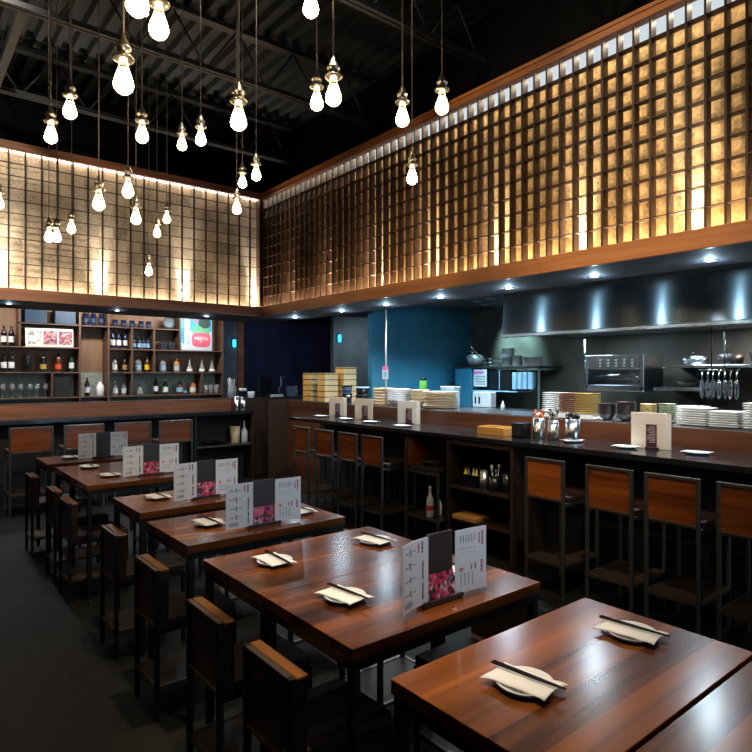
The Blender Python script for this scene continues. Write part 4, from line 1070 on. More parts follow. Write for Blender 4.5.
# hanging whisks and ladles on two rods
t = thing('utensil_rail', 'steel bar on two rods hanging from the hood holding whisks', 'rail', (6.45,2.36,1.78))
obj('bar', MB().tube([(0,-0.02,0),(0,0.36,0)],0.006,8), M['chrome'], t)
for yy in (0.11, 0.235): obj('rod', MB().tube([(0,yy,0.007),(0,yy,0.434)],0.007,8), M['steel'] if yy > 0.2 else M['stain'], t)
def whisk_mesh():
    mb = MB().tube([(0,0,-0.012),(0,0,-0.10)],0.007,8)
    for k in range(4):
        a = PI*k/4; c, s = math.cos(a), math.sin(a)
        pts = []
        for i in range(13):
            th = -PI/2 + PI*i/12
            rr = 0.032*math.cos(th); zz = -0.10-0.19*(0.5-0.5*math.cos(PI*(1-abs(i-6)/6)))
            sg = -1 if i < 6 else 1
            w_ = 0.021*math.sin(PI*min(1, (1-abs(i-6)/6)*0.86+0.1))
            pts.append((c*sg*w_, s*sg*w_, zz))
        mb.tube(pts, 0.0022, 5)
    ring = [(0.0, 0.012*math.sin(2*PI*i/10), -0.002+0.012*math.cos(2*PI*i/10)) for i in range(11)]
    mb.tube(ring, 0.002, 5)
    return mb
wk = None
for k in range(7):
    if wk is None: wk = obj('whisk', whisk_mesh(), M['chrome']); o = wk
    else: o = wk.copy(); COL.objects.link(o)
    o.location = (6.45, 2.362+k*0.054, 1.777); o.rotation_euler = (0.02*math.sin(k*2.1),0,0.05*k)
    tag(o, ['rightmost','second from right','third from right','middle','third from left','second from left','leftmost'][k] + ' of the steel whisks hanging below the hood', 'whisk', 'whisks hanging below the hood')

# back counter of the kitchen (mostly hidden by the pass)
tag(obj('cook_line', MB().bbox(6.9,-2.8,0,7.95,5.0,0.92,0.01), M['stain']), 'steel cook line below the broiler, mostly hidden by the pass', 'counter')
t = thing('prep_counter', 'steel prep counter in front of the blue wall', 'counter', (0,0,0))
obj('top', MB().bbox(6.7,5.05,1.17,7.95,7.15,1.21,0.004), M['stain'], t)
obj('cupboard', MB().box(6.75,5.06,0,7.95,7.15,1.169), M['canopener'], t)
ps = thing('pot_shelf', 'dark shelf with side panel in the kitchen corner holding pots', 'shelf', (7.3,5.3,1.20))
obj('board', MB().bbox(0,0,0.62,0.62,1.66,0.655,0.004), M['black'], ps)
obj('side_panel', MB().bbox(0,1.30,0.012,0.62,1.655,0.618,0.003), M['bluewall'], ps)
obj('post', MB().bbox(0.05,0.02,0.012,0.08,0.05,0.619,0.003), M['canopener'], ps)
obj('low_board', MB().bbox(0.01,0.40,0.255,0.40,1.29,0.275,0.003), M['bluewhite'], ps)
ZP = 1.8555
o = tag(lathe_obj('mixing_bowl', [(0.05,0),(0.12,0.05),(0.142,0.13),(0.138,0.17),(0.085,0.20),(0.0005,0.205)], M['potsteel']), 'rounded bright bowl at the left of the pot shelf', 'bowl'); o.location = (7.5,6.70,ZP)
t = thing('wire_basket', 'wire basket with long handles beside the bright bowl on the pot shelf', 'basket', (7.45,6.30,ZP))
mb = MB()
for zz, rr in ((0.004,0.13),(0.06,0.15),(0.12,0.165)): mb.tube([(rr*math.cos(2*PI*i/20),rr*math.sin(2*PI*i/20),zz) for i in range(21)],0.004,5,cap=False)
for k in range(12):
    a = 2*PI*k/12; mb.tube([(0.13*math.cos(a),0.13*math.sin(a),0.004),(0.165*math.cos(a),0.165*math.sin(a),0.12)],0.003,5)
obj('wires', mb, M['chrome'], t)
obj('handle', MB().tube([(-0.09,0.13,0.12),(-0.2,0.3,0.26),(-0.22,0.46,0.30)],0.006,6), M['chrome'], t)
obj('handle', MB().tube([(-0.09,0.14,0.12),(-0.2,0.3,0.36),(-0.22,0.44,0.40)],0.006,6), M['chrome'], t)
def cpot(x, y, z, r, h, label):
    t = thing('cooking_pot', label, 'pot', (x,y,z), 0, 'pots on the kitchen shelf')
    obj('body', MB().lathe([(0.0005,0),(r*0.96,0),(r,0.006),(r,h),(r+0.004,h),(r+0.004,h+0.006),(r*0.93,h+0.006),(r*0.92,0.012),(0.0005,0.01)],24), M['potsteel'], t)
    for s in (-1,1): obj('handle', MB().tube([(0,s*r,h*0.75),(0,s*(r+0.03),h*0.78),(0.05,s*(r+0.03),h*0.78),(0.05,s*r*0.9,h*0.75)],0.005,6), M['potsteel'], t)
cpot(7.5,6.01,ZP,0.10,0.14,'lower steel pot of the pair stacked on the pot shelf')
cpot(7.5,6.01,ZP+0.1465,0.095,0.13,'upper steel pot of the pair stacked on the pot shelf')
cpot(7.45,5.79,ZP,0.075,0.16,'single tall steel pot in the middle of the pot shelf')
cpot(7.5,5.54,ZP,0.135,0.13,'wide steel pot at the right end of the pot shelf')
def signmesh():
    mb = MB().box(0,0,0,0.004,0.27,0.27,0)
    q = lambda y0,z0,y1,z1,mi: mb.add([(-0.001,y0,z0),(-0.001,y0,z1),(-0.001,y1,z1),(-0.001,y1,z0)],[(0,1,2,3)],mi)
    q(0.06,0.20,0.27,0.245,1)
    rnd = random.Random(4)
    for r in range(4):
        y = 0.03
        while y < 0.22:
            w_ = rnd.uniform(0.015,0.04); q(y,0.03+r*0.04,y+w_,0.048+r*0.04,2); y += w_+0.012
    return mb
o = tag(obj('paper_sign', signmesh(), [M['label'],M['pink'],M['ink']]), 'white paper notice with a pink stripe under the pot shelf', 'sign'); o.location = (7.22,6.27,1.51)
o.location = (7.292,6.27,1.535)
t = thing('monitor', 'dark double screen under the pot shelf', 'monitor', (7.32,5.82,1.476))
obj('case', MB().bbox(0,0,0,0.16,0.43,0.325,0.005), M['blackgloss'], t)
obj('divider', MB().box(-0.003,0.21,0.01,-0.0005,0.222,0.315), M['bluewhite'], t)
t = thing('cup_dispenser', 'pale blue row of cup tubes under the right of the pot shelf', 'dispenser', (7.32,5.42,1.50))
for k in range(4): obj('tube', MB().bbox(0,k*0.098,0,0.10,k*0.098+0.085,0.26,0.01), M['bluewhite'], t)
obj('bracket', MB().box(0.101,0,0.10,0.11,0.38,0.20).box(0.04,0.15,0.2605,0.06,0.2,0.318), M['canopener'], t)
t = thing('toaster', 'white boxy appliance with two dark slots on the prep counter', 'appliance', (7.15,6.07,1.2105))
obj('case', MB().bbox(0,0,0,0.14,0.37,0.245,0.012), M['plastic'], t)
for k in range(2): obj('slot', MB().bbox(-0.004,0.21+k*0.08,0.06,-0.0005,0.24+k*0.08,0.17,0.001), M['blackgloss'], t)
t = thing('squeeze_bottle', 'white squeeze bottle right of the white appliance', 'bottle', (7.15,5.83,1.2105))
obj('body', MB().lathe([(0.03,0),(0.032,0.003),(0.032,0.05),(0.016,0.075),(0.005,0.12)],14), M['plastic'], t)

# ------------------------------------------------------------------ back bar
t = thing('back_bar_counter', 'back bar with black counter and raised reddish wooden front behind the wide stools', 'counter', (0,0,0))
obj('countertop', MB().bbox(-2.9,8.95,HC-0.072,4.64,9.295,HC-0.012,0.004), M['counter'], t)
obj('counter_front', MB().box(-2.9,9.20,0,3.62,9.295,HC-0.073), M['black'], t)
obj('front_board', MB().bbox(-2.9,9.30,HC-0.075,4.64,9.34,1.312,0.003), M['splash_x'], t)
obj('ledge', MB().bbox(-2.9,9.302,1.3125,6.4,9.70,1.322,0.002), M['darkwood'], t)
obj('front_board', MB().bbox(4.642,9.30,0,6.4,9.34,1.312,0.003), M['darkwood'], t)
obj('body', MB().box(-2.9,9.341,0,6.4,9.68,1.312), M['black'], t)
t = thing('bar_niche', 'open black shelf niche at the right end of the back bar', 'cabinet', (3.64,8.98,0))
obj('side_panel', MB().box(0,0,0,0.03,0.31,1.07), M['black'], t)
obj('side_panel', MB().box(0.97,0,0,1.0,0.31,1.07), M['darkwood'], t)
obj('shelf', MB().box(0.031,0,0.575,0.969,0.31,0.60), M['steel_warm'], t)
obj('back_panel', MB().box(0.031,0.29,0,0.969,0.31,0.574).box(0.031,0.29,0.601,0.969,0.31,1.07), M['black'], t)
t = thing('pump_bottle', 'white bottle in the niche at the end of the back bar', 'bottle', (4.53,9.10,0.6005))
obj('body', MB().lathe([(0.05,0),(0.055,0.006),(0.055,0.19),(0.02,0.24),(0.018,0.26)],18), M['clearplastic'], t)
obj('cap', MB().lathe([(0.012,0.2605),(0.014,0.33),(0.008,0.36),(0.0005,0.362)],12), M['plastic'], t)
o = tag(lathe_obj('paper_cup', [(0.07,0),(0.072,0.003),(0.085,0.27),(0.08,0.27),(0.068,0.01),(0.0005,0.008)], M['tan']), 'tan paper tub in the niche left of the white bottle', 'cup'); o.location = (4.38,9.14,0.6005)
o = tag(lathe_obj('serving_bowl', [(0.0005,0.0),(0.10,0),(0.24,0.05),(0.245,0.055),(0.23,0.054),(0.10,0.01),(0.0005,0.008)], M['blackgloss']), 'wide dark dish on the niche shelf', 'bowl'); o.location = (4.02,9.12,0.6005); o.scale = (1,0.55,1)
# things at the right end of the back bar ledge
ZK = 1.3225
for x, lb, hh in ((4.69,'left steel shaker standing before the back bar ledge',0.25),(4.88,'right steel shaker standing before the back bar ledge',0.25)):
    pass
t = thing('straw_jar', 'clear jar of straws at the right end of the bottle shelf ledge', 'jar', (4.50,9.50,ZK))
obj('jar', MB().lathe([(0.0005,0),(0.065,0),(0.07,0.005),(0.072,0.20),(0.068,0.20),(0.066,0.01),(0.0005,0.008)],20), M['clearglass'], t)
for k in range(8):
    a = k*0.8; o = obj('straw', MB().tube([(0.02*math.cos(a),0.02*math.sin(a),0.01),(0.06*math.cos(a)-0.02,0.06*math.sin(a),0.3+0.02*(k%3))],0.005,6), M['label'] if k%3 else M['blackgloss'])
    o.location = (4.50,9.50,ZK+0.003); tag(o, ('white' if k%3 else 'black') + ' straw standing in the clear jar on the back bar', 'straw', ('white' if k%3 else 'black')+' straws in the jar')
def tin(x, y, z, label):
    t = thing('shaker_tin', label, 'shaker', (x,y,z))
    obj('cup', MB().lathe([(0.0005,0),(0.04,0),(0.042,0.004),(0.05,0.22),(0.047,0.22),(0.038,0.01),(0.0005,0.008)],20), M['chrome'], t)
tin(4.52,9.10,HC-0.0115,'left steel shaker at the right end of the black back counter')
tin(4.45,9.21,HC-0.0115,'steel shaker behind another at the end of the black back counter')
t = thing('napkin_stack', 'stack of white cups on the back bar ledge left of the monitor', 'cup', (4.86,9.52,ZK))
obj('cups', MB().lathe([(0.06,0),(0.062,0.004),(0.075,0.10),(0.07,0.105),(0.0005,0.105)],18), M['white'], t)
t = thing('cup_box', 'dark square caddy with napkins at the end of the bottle shelf', 'caddy', (4.66,9.46,ZK))
obj('case', MB().bbox(0,0,0,0.11,0.13,0.12,0.004), M['blackgloss'], t)
obj('napkins', MB().bbox(0.01,0.01,0.1205,0.10,0.12,0.165,0.004), M['napkin'], t)
t = thing('order_monitor', 'black order screen seen from behind on the back bar ledge', 'monitor', (5.12,9.48,ZK))
obj('foot', MB().bbox(-0.08,-0.05,0,0.08,0.06,0.015,0.003), M['blackgloss'], t)
obj('case', MB().bbox(-0.125,-0.02,0.0155,0.125,0.03,0.365,0.01), M['blackgloss'], t)
t = thing('tablet_stand', 'small tablet leaning on a stand at the right of the order screen', 'tablet', (5.70,9.48,ZK))
tb = obj('screen', MB().bbox(-0.12,-0.006,0,0.10,0.006,0.19,0.003), M['bluebox'], t); tb.rotation_euler = (-0.35,0,0); tb.location = (0,0.0,0.004)
obj('leg', MB().tube([(0.10,0.0,0.0),(0.06,-0.02,0.19)],0.007,6).tube([(0.10,0,0.003),(0.16,-0.02,0.003)],0.006,6), M['chrome'], t)
t = thing('desk_lamp', 'thin bent metal lamp arm beside the order screen', 'lamp', (5.46,9.50,ZK))
obj('base', MB().lathe([(0.05,0),(0.05,0.01),(0.01,0.015)],16), M['canopener'], t)
obj('arm', MB().tube([(0,0,0.015),(-0.06,0,0.12),(0.0,0,0.22),(-0.01,0,0.35),(0.06,0,0.36)],0.007,6), M['canopener'], t)
o = tag(obj('card_reader', MB().bbox(0,0,0,0.22,0.10,0.045,0.008), M['plastic']), 'flat pale card reader before the order screen', 'reader'); o.location = (5.20,9.36,ZK)

# bottle shelf
SY0, SY1 = 10.3, 10.62
LV = (1.375, 1.765, 2.15, 2.51)
t = thing('bottle_shelf', 'wide wooden bottle shelf on the back wall behind the bar', 'shelf', (0,0,0))
obj('back_panel', MB().box(0.2,SY1+0.001,1.76,4.72,SY1+0.02,2.86), M['shelfback'], t)
obj('lower_back_panel', MB().box(0.2,SY1+0.001,1.0,4.72,SY1+0.02,1.759), M['stone'], t)
def board(x0, x1, z): obj('shelf_board', MB().bbox(x0,SY0,z-0.02,x1,SY1,z,0.002), M['shelfwood'], t)
def post(x, z0, z1): obj('divider', MB().bbox(x-0.013,SY0+0.003,z0+0.001,x+0.013,SY1,z1-0.021,0.002), M['shelfwood'], t)
board(0.2,2.285,LV[0]); board(2.315,4.68,LV[0])
board(0.2,2.285,LV[1]); board(2.74,4.68,LV[1])
board(0.2,2.285,LV[2]); board(2.74,4.68,LV[2])
board(1.49,2.285,LV[3]); board(2.315,2.725,LV[3]); board(2.74,3.90,LV[3])
for x, z0, z1 in ((1.476,LV[2],LV[3]),(1.476,LV[3]+0.0,2.86),(1.909,LV[0],LV[1]),(3.099,LV[1],LV[2]),(3.099,LV[2],LV[3]),(3.099,LV[0],LV[1]),(3.463,LV[1]+0.0,LV[2]),(3.463,LV[2],LV[3]),(3.91,LV[2],2.86),(4.303,LV[0],LV[1])):
    post(x, z0, z1)
for x in (2.30,2.728,4.70): obj('upright', MB().bbox(x-0.014,SY0,1.0,x+0.014,SY1,2.858,0.002), M['shelfwood'], t)
tag(obj('under_shelf_cabinet', MB().bbox(0.2,SY0-0.1,0,4.72,SY1,0.998,0.004), M['darkwood']), 'dark cabinet base below the bottle shelf, hidden behind the bar front', 'cabinet')
# cool downlight shelf glow is given by small lamps under the bar ceiling
for x in (0.9, 2.4, 3.9):
    area('shelf_lamp', (x,9.75,2.84), (math.radians(25),0,0), 0.9,0.12, 20, (1.0,0.94,0.88))

BOT = {
 'wine':   ([(0.0005,0),(0.036,0),(0.038,0.004),(0.038,0.19),(0.030,0.225),(0.014,0.255),(0.0135,0.30),(0.0005,0.301)], (0.06,0.15), 0.302),
 'sake':   ([(0.0005,0),(0.045,0),(0.048,0.005),(0.048,0.22),(0.038,0.25),(0.016,0.275),(0.015,0.31),(0.0005,0.311)], (0.05,0.13), 0.312),
 'square': ([(0.0005,0),(0.044,0),(0.046,0.004),(0.046,0.14),(0.040,0.155),(0.014,0.165),(0.013,0.205),(0.0005,0.206)], (0.03,0.10), 0.207),
 'tall':   ([(0.0005,0),(0.038,0),(0.04,0.004),(0.04,0.155),(0.03,0.185),(0.013,0.205),(0.0125,0.25),(0.0005,0.251)], (0.04,0.12), 0.252),
 'flask':  ([(0.0005,0),(0.055,0),(0.062,0.02),(0.058,0.06),(0.035,0.11),(0.014,0.14),(0.013,0.19),(0.0005,0.191)], (0.02,0.055), 0.192),
 'bell':   ([(0.0005,0),(0.052,0),(0.055,0.01),(0.048,0.06),(0.028,0.12),(0.014,0.16),(0.013,0.26),(0.0005,0.261)], (0.02,0.06), 0.262),
 'jug':    ([(0.0005,0),(0.055,0),(0.06,0.006),(0.06,0.14),(0.04,0.18),(0.024,0.19),(0.024,0.22),(0.0005,0.221)], (0.04,0.12), 0.222),
}
def rad_at(prof, z):
    for (r0,z0),(r1,z1) in zip(prof, prof[1:]):
        if z0 <= z <= z1 and z1 > z0: return r0+(r1-r0)*(z-z0)/(z1-z0)
    return prof[2][0]
def bottle(x, z, kind, glass, label, lab='label', cap='blackgloss', y=10.44, scale=1.0, group=None, neck=None):
    prof, (l0, l1), ztop = BOT[kind]
    t = thing('bottle', label, 'bottle', (x,y,z+0.0005), random.random()*0.6, group or 'bottles on the back bar shelf')
    obj('glass', MB().lathe(prof, 18), M[glass], t)
    if lab:
        pr = [(rad_at(prof,l0)+0.0008,l0),(rad_at(prof,(l0+l1)/2)+0.0008,(l0+l1)/2),(rad_at(prof,l1)+0.0008,l1)]
        obj('label', MB().lathe(pr, 18, closed_ends=False), M[lab], t)
    obj('cap', MB().lathe([(0.0155,ztop-0.025),(0.016,ztop-0.02),(0.016,ztop),(0.0005,ztop+0.001)], 12, closed_ends=False), M[cap], t)
    t.scale = (scale,)*3
    return t
S = 1.0
A = 'on the upper left of the bottle shelf'
bottle(1.287,LV[2],'wine','darkglass','dark wine bottle with white label, left one of the upper left pair'); bottle(1.385,LV[2],'wine','darkglass','dark wine bottle with white label, right one of the upper left pair')
bottle(1.287,LV[1],'wine','darkglass','black wine bottle with slanted white label, leftmost on the middle shelf',cap='labelgold'); bottle(1.385,LV[1],'wine','darkglass','black wine bottle with pale label beside the leftmost one on the middle shelf',cap='labelgold')
bottle(1.593,LV[1],'sake','darkglass','plain black round-shouldered bottle alone on the middle shelf',lab=None,cap='canopener')
bottle(1.808,LV[1],'sake','darkglass','black bottle with gold label on the middle shelf','labelgold',cap='canopener',scale=0.94)
bottle(2.017,LV[1],'sake','brownglass','red-brown bottle with bright red label on the middle shelf','labelred',scale=0.94)
bottle(2.207,LV[1],'wine','greenglass','green bottle with white label at the right end of the left middle shelf')
bottle(2.434,LV[0],'wine','darkglass','dark bottle with white round label in the tall bay of the shelf')
bottle(2.633,LV[0],'jug','white','white ceramic bottle with black cap in the tall bay of the shelf',lab=None,scale=1.05)
bottle(2.867,LV[0],'tall','clearglass','clear bottle with white label, left of the pair right of the tall bay','label',cap='chrome'); bottle(3.005,LV[0],'tall','clearglass','clear bottle with white label, right of the pair right of the tall bay','label',cap='chrome')
bottle(3.26,LV[0],'flask','clearglass','clear round flask bottle on the lower shelf',lab=None,cap='chrome')
bottle(3.472+0.06,LV[0],'wine','darkglass','dark bottle with white band label right of the round flask',cap='chrome')
bottle(3.70,LV[0],'tall','greenglass','dark green bottle with white label on the lower shelf',cap='plastic',scale=1.08)
bottle(3.95,LV[0],'jug','brownglass','squat dark jar bottle with pale label on the lower shelf','bluelabel')
bottle(4.19,LV[0],'square','amber','square amber bottle with red neck on the lower shelf','label',cap='labelred',scale=1.2)
bottle(2.857,LV[1],'tall','clearglass','clear bottle with white label, left in the middle bay','label'); bottle(3.02,LV[1],'tall','darkglass','dark bottle with pale gold label, right in the middle bay','labelgold')
bottle(3.23,LV[1],'square','clearglass','clear square bottle with pale blue label in the centre bay','bluelabel',scale=1.2)
bottle(3.385,LV[1],'tall','brownglass','brown bottle with bright yellow label in the centre bay','yellow',cap='yellow',scale=1.05)
bottle(3.649,LV[1],'square','clearglass','pale bottle with white and red label right of the yellow-labelled one','bluelabel',cap='brownplate',scale=1.15)
bottle(3.895,LV[1],'square','amber','amber and pale bottle below the poster','bluelabel',cap='orangehandle',scale=1.12)
for k, x in enumerate((4.13,4.36,4.55)):
    bottle(x,LV[1],'bell','clearglass',('left','middle','right')[k]+' of three long-necked bell bottles below the poster','label',cap='canopener')
for k, x in enumerate((2.83,2.925,3.03)):
    bottle(x,LV[2],'wine','blueglass',('left','middle','right')[k]+' of three big dark bottles with pale labels on the upper shelf','label',scale=0.98)
for k, x in enumerate((3.165,3.245,3.325,3.402)):
    bottle(x,LV[2],'tall','blueglass',('leftmost','second','third','rightmost')[k]+' of four small dark blue bottles on the upper shelf','bluelabel',scale=0.85)
bottle(4.02,LV[0],'tall','darkglass','small dark bottle in front of the amber bottle','bluelabel',y=10.345,scale=0.55)
# hanging / top shelf glasses
def tumbler(x, z, label, mat='blueglass', h=0.11, y=10.45):
    t = thing('tumbler', label, 'glass', (x,y,z+0.0005), 0, 'glasses on the top shelf')
    obj('cup', MB().lathe([(0.0005,0),(0.036,0),(0.038,0.004),(0.046,h),(0.043,h),(0.035,0.01),(0.0005,0.009)],18), M[mat], t)
    obj('band', MB().lathe([(0.0405,h*0.3),(0.0435,h*0.6)],18,closed_ends=False), M['bluebox'], t)
for k, x in enumerate((2.42,2.53,2.65)): tumbler(x,LV[3],('left','middle','right')[k]+' of three dark blue glasses on the top shelf above the tall bay',h=0.2)
for k, x in enumerate((2.865,3.0,3.137,3.285,3.41)): tumbler(x,LV[3],('leftmost','second','third','fourth','rightmost')[k]+' of five dark glasses on the top shelf right of the tall bay',h=0.12)
for k, (x0, x1) in enumerate(((1.549,1.844),(1.954,2.245))):
    o = tag(obj('storage_box', MB().bbox(x0,SY0+0.03,LV[3]+0.0005,x1,SY1-0.02,LV[3]+0.22,0.006), M['bluebox']), ('left','right')[k]+' blue box on the top left of the bottle shelf','box','blue boxes on the top shelf')
t = thing('framed_picture', 'wide white frame with three red pictures on the bottle shelf', 'picture', (1.555,10.36,LV[2]+0.0005))
obj('frame', MB().bbox(0,0,0,0.66,0.02,0.285,0.004), M['whiteboard'], t)
M['pic1'] = blotch('small_picture_grey', [(0.35,0.36,0.33),(0.6,0.6,0.56),(0.25,0.3,0.25),(0.75,0.74,0.7)], 25)
M['pic2'] = blotch('small_picture_red', [(0.35,0.10,0.12),(0.5,0.2,0.2),(0.12,0.06,0.08),(0.6,0.4,0.38)], 40)
for k in range(3): obj('picture', MB().box(0.03+k*0.212,-0.0015,0.035,0.03+k*0.212+(0.19 if k else 0.20),-0.0005,0.25), M['pic1'] if k == 0 else M['pic2'], t)
# wine glasses
def wineglass_mesh():
    return MB().lathe([(0.0005,0.0),(0.034,0.0),(0.034,0.002),(0.006,0.006),(0.004,0.02),(0.004,0.09),(0.012,0.098),(0.034,0.125),(0.040,0.155),(0.037,0.19),(0.033,0.215),(0.032,0.215),(0.036,0.19),(0.0385,0.155),(0.032,0.127),(0.008,0.101),(0.0005,0.100)], 18)
wg = None
for k, x in enumerate((1.268,1.389,1.5,1.626,1.72,1.836)):
    if wg is None: wg = obj('wine_glass', wineglass_mesh(), M['clearglass']); o = wg
    else: o = wg.copy(); COL.objects.link(o)
    o.location = (x,10.42,LV[0]+0.0005); tag(o, ['leftmost','second','third','fourth','fifth','rightmost'][k]+' of the stemmed glasses on the lower left shelf','wine glass','stemmed glasses on the lower left shelf')
o = tag(obj('black_case', MB().bbox(1.936,SY0+0.03,LV[0]+0.0005,2.148,SY1-0.04,LV[0]+0.35,0.005), M['black']), 'tall black case on the lower left shelf beside the stemmed glasses','case')
for k, (x0,x1) in enumerate(((3.59,3.705),(3.72,3.834))):
    tag(obj('black_box', MB().bbox(x0,SY0+0.05,LV[2]+0.0005,x1,SY1-0.04,LV[2]+0.13,0.004), M['blackgloss']), ('left','right')[k]+' of two black boxes on the upper shelf left of the poster','box','black boxes left of the poster')
t = thing('framed_plate', 'round grey plate standing on the top shelf left of the poster', 'plate', (3.75,10.42,LV[3]+0.0005))
obj('dish', MB().lathe([(0.0005,0),(0.06,0.0),(0.105,0.015),(0.108,0.018),(0.06,0.006),(0.0005,0.005)],28).xf(Matrix.Translation((0,0,0.108)) @ Matrix.Rotation(PI/2,4,'X')), M['greyplate'], t)
obj('stand', MB().box(-0.05,0.001,0,0.05,0.05,0.012), M['blackgloss'], t)
for k, x in enumerate((4.42,4.525,4.63)):
    t = thing('glass_jar', ('left','middle','right')[k]+' of three clear jars at the right end of the lower shelf','jar',(x,10.43,LV[0]+0.0005),0,'clear jars at the right of the lower shelf')
    obj('jar', MB().lathe([(0.0005,0),(0.042,0),(0.045,0.004),(0.045,0.16),(0.042,0.16),(0.042,0.01),(0.0005,0.008)],18), M['clearglass'], t)
    obj('contents', MB().lathe([(0.0005,0.012),(0.039,0.012),(0.039,0.11 if k==1 else 0.03),(0.0005,0.111 if k==1 else 0.031)],16), M['bluebox' if k==1 else 'label'], t)
# poster on the shelf
def text_mesh(s, size):
    cu = bpy.data.curves.new('lettering','FONT'); cu.body = s; cu.size = size; cu.extrude = 0.0005; cu.align_x = 'CENTER'
    o = bpy.data.objects.new('lettering', cu); COL.objects.link(o)
    dg = bpy.context.evaluated_depsgraph_get(); me = bpy.data.meshes.new_from_object(o.evaluated_get(dg))
    bpy.data.objects.remove(o); return me
t = thing('poster', 'blue and white poster with a pink oval on the bottle shelf', 'poster', (3.93,10.315,LV[2]+0.0005))
PW, PH = 0.57, 0.70
obj('board', MB().box(0,0,0,PW,0.012,PH), M['posterpaper'], t)
def flat(name, pts, y, mat, par=t): 
    return obj(name, MB().add([(x,y,z) for x,z in pts],[tuple(range(len(pts)))]), mat, par)
flat('sky_print', [(0.16,0.34),(PW-0.01,0.34),(PW-0.01,PH-0.06),(0.16,PH-0.06)], -0.001, M['postersky'])
flat('green_print', [(0.20,0.30),(PW-0.06,0.30),(PW-0.04,0.44),(0.40,0.50),(0.26,0.46)], -0.0015, M['postergreen'])
flat('side_band', [(0.0,0.14),(0.055,0.10),(0.055,PH-0.03),(0.0,PH-0.03)], -0.001, M['postersky'])
rnd = random.Random(2)
flat('dark_print', [(0.42+0.115*(1+0.12*rnd.uniform(-1,1))*math.cos(2*PI*i/22),0.545+0.095*(1+0.15*rnd.uniform(-1,1))*math.sin(2*PI*i/22)-0.05) for i in range(22)], -0.002, M['foliage'])
flat('small_dark_print', [(0.265+0.03*math.cos(2*PI*i/14),0.53+0.05*math.sin(2*PI*i/14)) for i in range(14)], -0.002, M['posterpink'])
ov = []
for i in range(40):
    a = 2*PI*i/40; c, s_ = math.cos(a), math.sin(a)
    ov.append((0.365+0.175*math.copysign(abs(c)**0.55,c), 0.19+0.13*math.copysign(abs(s_)**0.6,s_)))
flat('pink_oval', ov, -0.002, M['posterpink'])
try:
    for s_, size, (x, z), mt in (('MEEYA',0.085,(0.365,0.185),'label'),('ビ',0.05,(0.365,0.145),'label'),('ハワイ',0.045,(0.365,0.09),'ink')):
        o = bpy.data.objects.new('lettering', text_mesh(s_, size)); COL.objects.link(o); o.parent = t
        o.data.materials.clear(); o.data.materials.append(M[mt]); o.rotation_euler = (PI/2,0,0); o.location = (x,-0.003,z)
    for k, ch in enumerate('ノアハワハワハ'):
        o = bpy.data.objects.new('lettering', text_mesh(ch, 0.085)); COL.objects.link(o); o.parent = t
        o.data.materials.clear(); o.data.materials.append(M['ink']); o.rotation_euler = (PI/2,0,0); o.location = (0.125,-0.003,PH-0.12-k*0.08)
    for k in range(9):
        o = bpy.data.objects.new('lettering', text_mesh('日本生一番'[k%5], 0.04)); COL.objects.link(o); o.parent = t
        o.data.materials.clear(); o.data.materials.append(M['bluebox']); o.rotation_euler = (PI/2,0,0); o.location = (0.045,-0.003,PH-0.12-k*0.055)
except Exception as ex:
    print('text skipped', ex)

# ------------------------------------------------------------------ lights
world = bpy.data.worlds.new('world'); scene.world = world; world.use_nodes = True
bg = world.node_tree.nodes['Background']; bg.inputs[0].default_value = (0.45,0.65,0.9,1); bg.inputs[1].default_value = 0.02
# daylight through the street window behind the camera
area('window_daylight', ((WX0+WX1)/2,-3.15,(WZ0+WZ1)/2), (math.radians(90),0,0), WX1-WX0-0.2, WZ1-WZ0-0.2, 16, (0.50,0.74,1.0), 1.3)
spot('fill_spot', (2.3,-2.4,3.6), (1.68,2.6,1.05), 125, (0.82,0.92,1.0), 0.34, 0.9, 0.05)  # unseen cool spot added in front to brighten the menu sheets
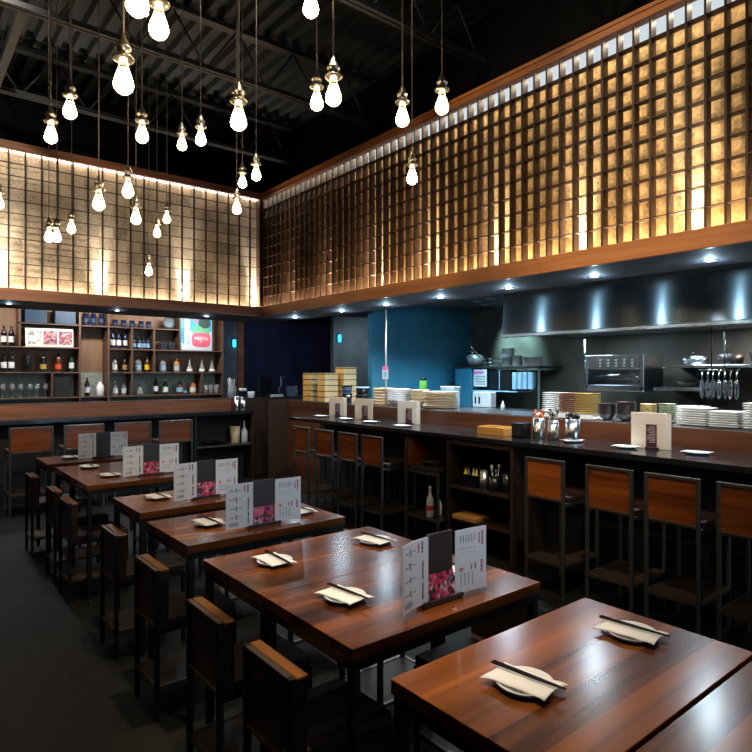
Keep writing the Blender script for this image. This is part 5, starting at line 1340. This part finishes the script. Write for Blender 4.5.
# unseen fill spots added above the frame for the tables and right side
for x, y, tx, ty, p_, an in ((1.55,0.9,1.55,0.9,60,0.75),(1.5,1.9,1.42,1.85,150,0.55),(1.65,2.9,1.65,3.4,80,0.6),(1.65,3.2,1.6,5.2,90,0.5),(2.2,1.2,4.0,2.2,110,0.75),(2.2,2.2,4.1,5.2,90,0.6)):
    spot('fill_spot', (x,y,5.1), (tx,ty,0.9 if tx < 3 and ty < 7 else 2.5), p_*2.6, (1.0,0.84,0.64), an, 0.8, 0.05)
spot('beam_fill', (1.8,0.4,5.0), (4.25,2.3,2.65), 260, (1.0,0.82,0.6), 0.55, 0.9, 0.05)  # unseen spot added to brighten the right beam
spot('rail_fill', (2.2,1.2,5.1), (4.25,2.6,4.35), 110, (1.0,0.8,0.55), 0.9, 0.9, 0.05)  # unseen spot added to brighten the right top rail
spot('broiler_fill', (6.7,2.75,2.2), (7.2,3.55,1.7), 14, (0.15,0.5,1.0), 1.1, 0.9, 0.03)  # unseen spot added to tint the side of the broiler blue
spot('wash_fill', (0.3,4.6,5.1), (0.5,7.97,3.2), 300, (1.0,0.90,0.76), 1.3, 1.0, 0.08)  # unseen spot added to wash the back lattice panels evenly
spot('wash_fill', (1.0,3.4,5.1), (4.25,3.4,3.1), 150, (1.0,0.84,0.60), 1.35, 1.0, 0.08)  # the same added wash for the right lattice
spot('back_beam_fill', (0.2,4.5,4.65), (0.75,7.97,2.6), 320, (1.0,0.86,0.68), 0.5, 0.9, 0.05)  # unseen spot added to brighten the left of the back beam
spot('far_bar_fill', (5.2,8.6,2.8), (6.0,11.5,1.9), 14, (0.6,0.65,1.0), 1.6, 0.9, 0.05)  # unseen spot added so the navy wall shows

# ------------------------------------------------------------------ camera
cam = bpy.data.cameras.new('camera'); co = bpy.data.objects.new('camera', cam); COL.objects.link(co)
cam.sensor_width = 36.0; cam.lens = 599.5/752*36.0
cam.shift_y = -0.004; cam.clip_start = 0.02; cam.clip_end = 60
co.location = (0,0,1.75); co.rotation_euler = (math.radians(90),0,-math.radians(38.86))
scene.camera = co
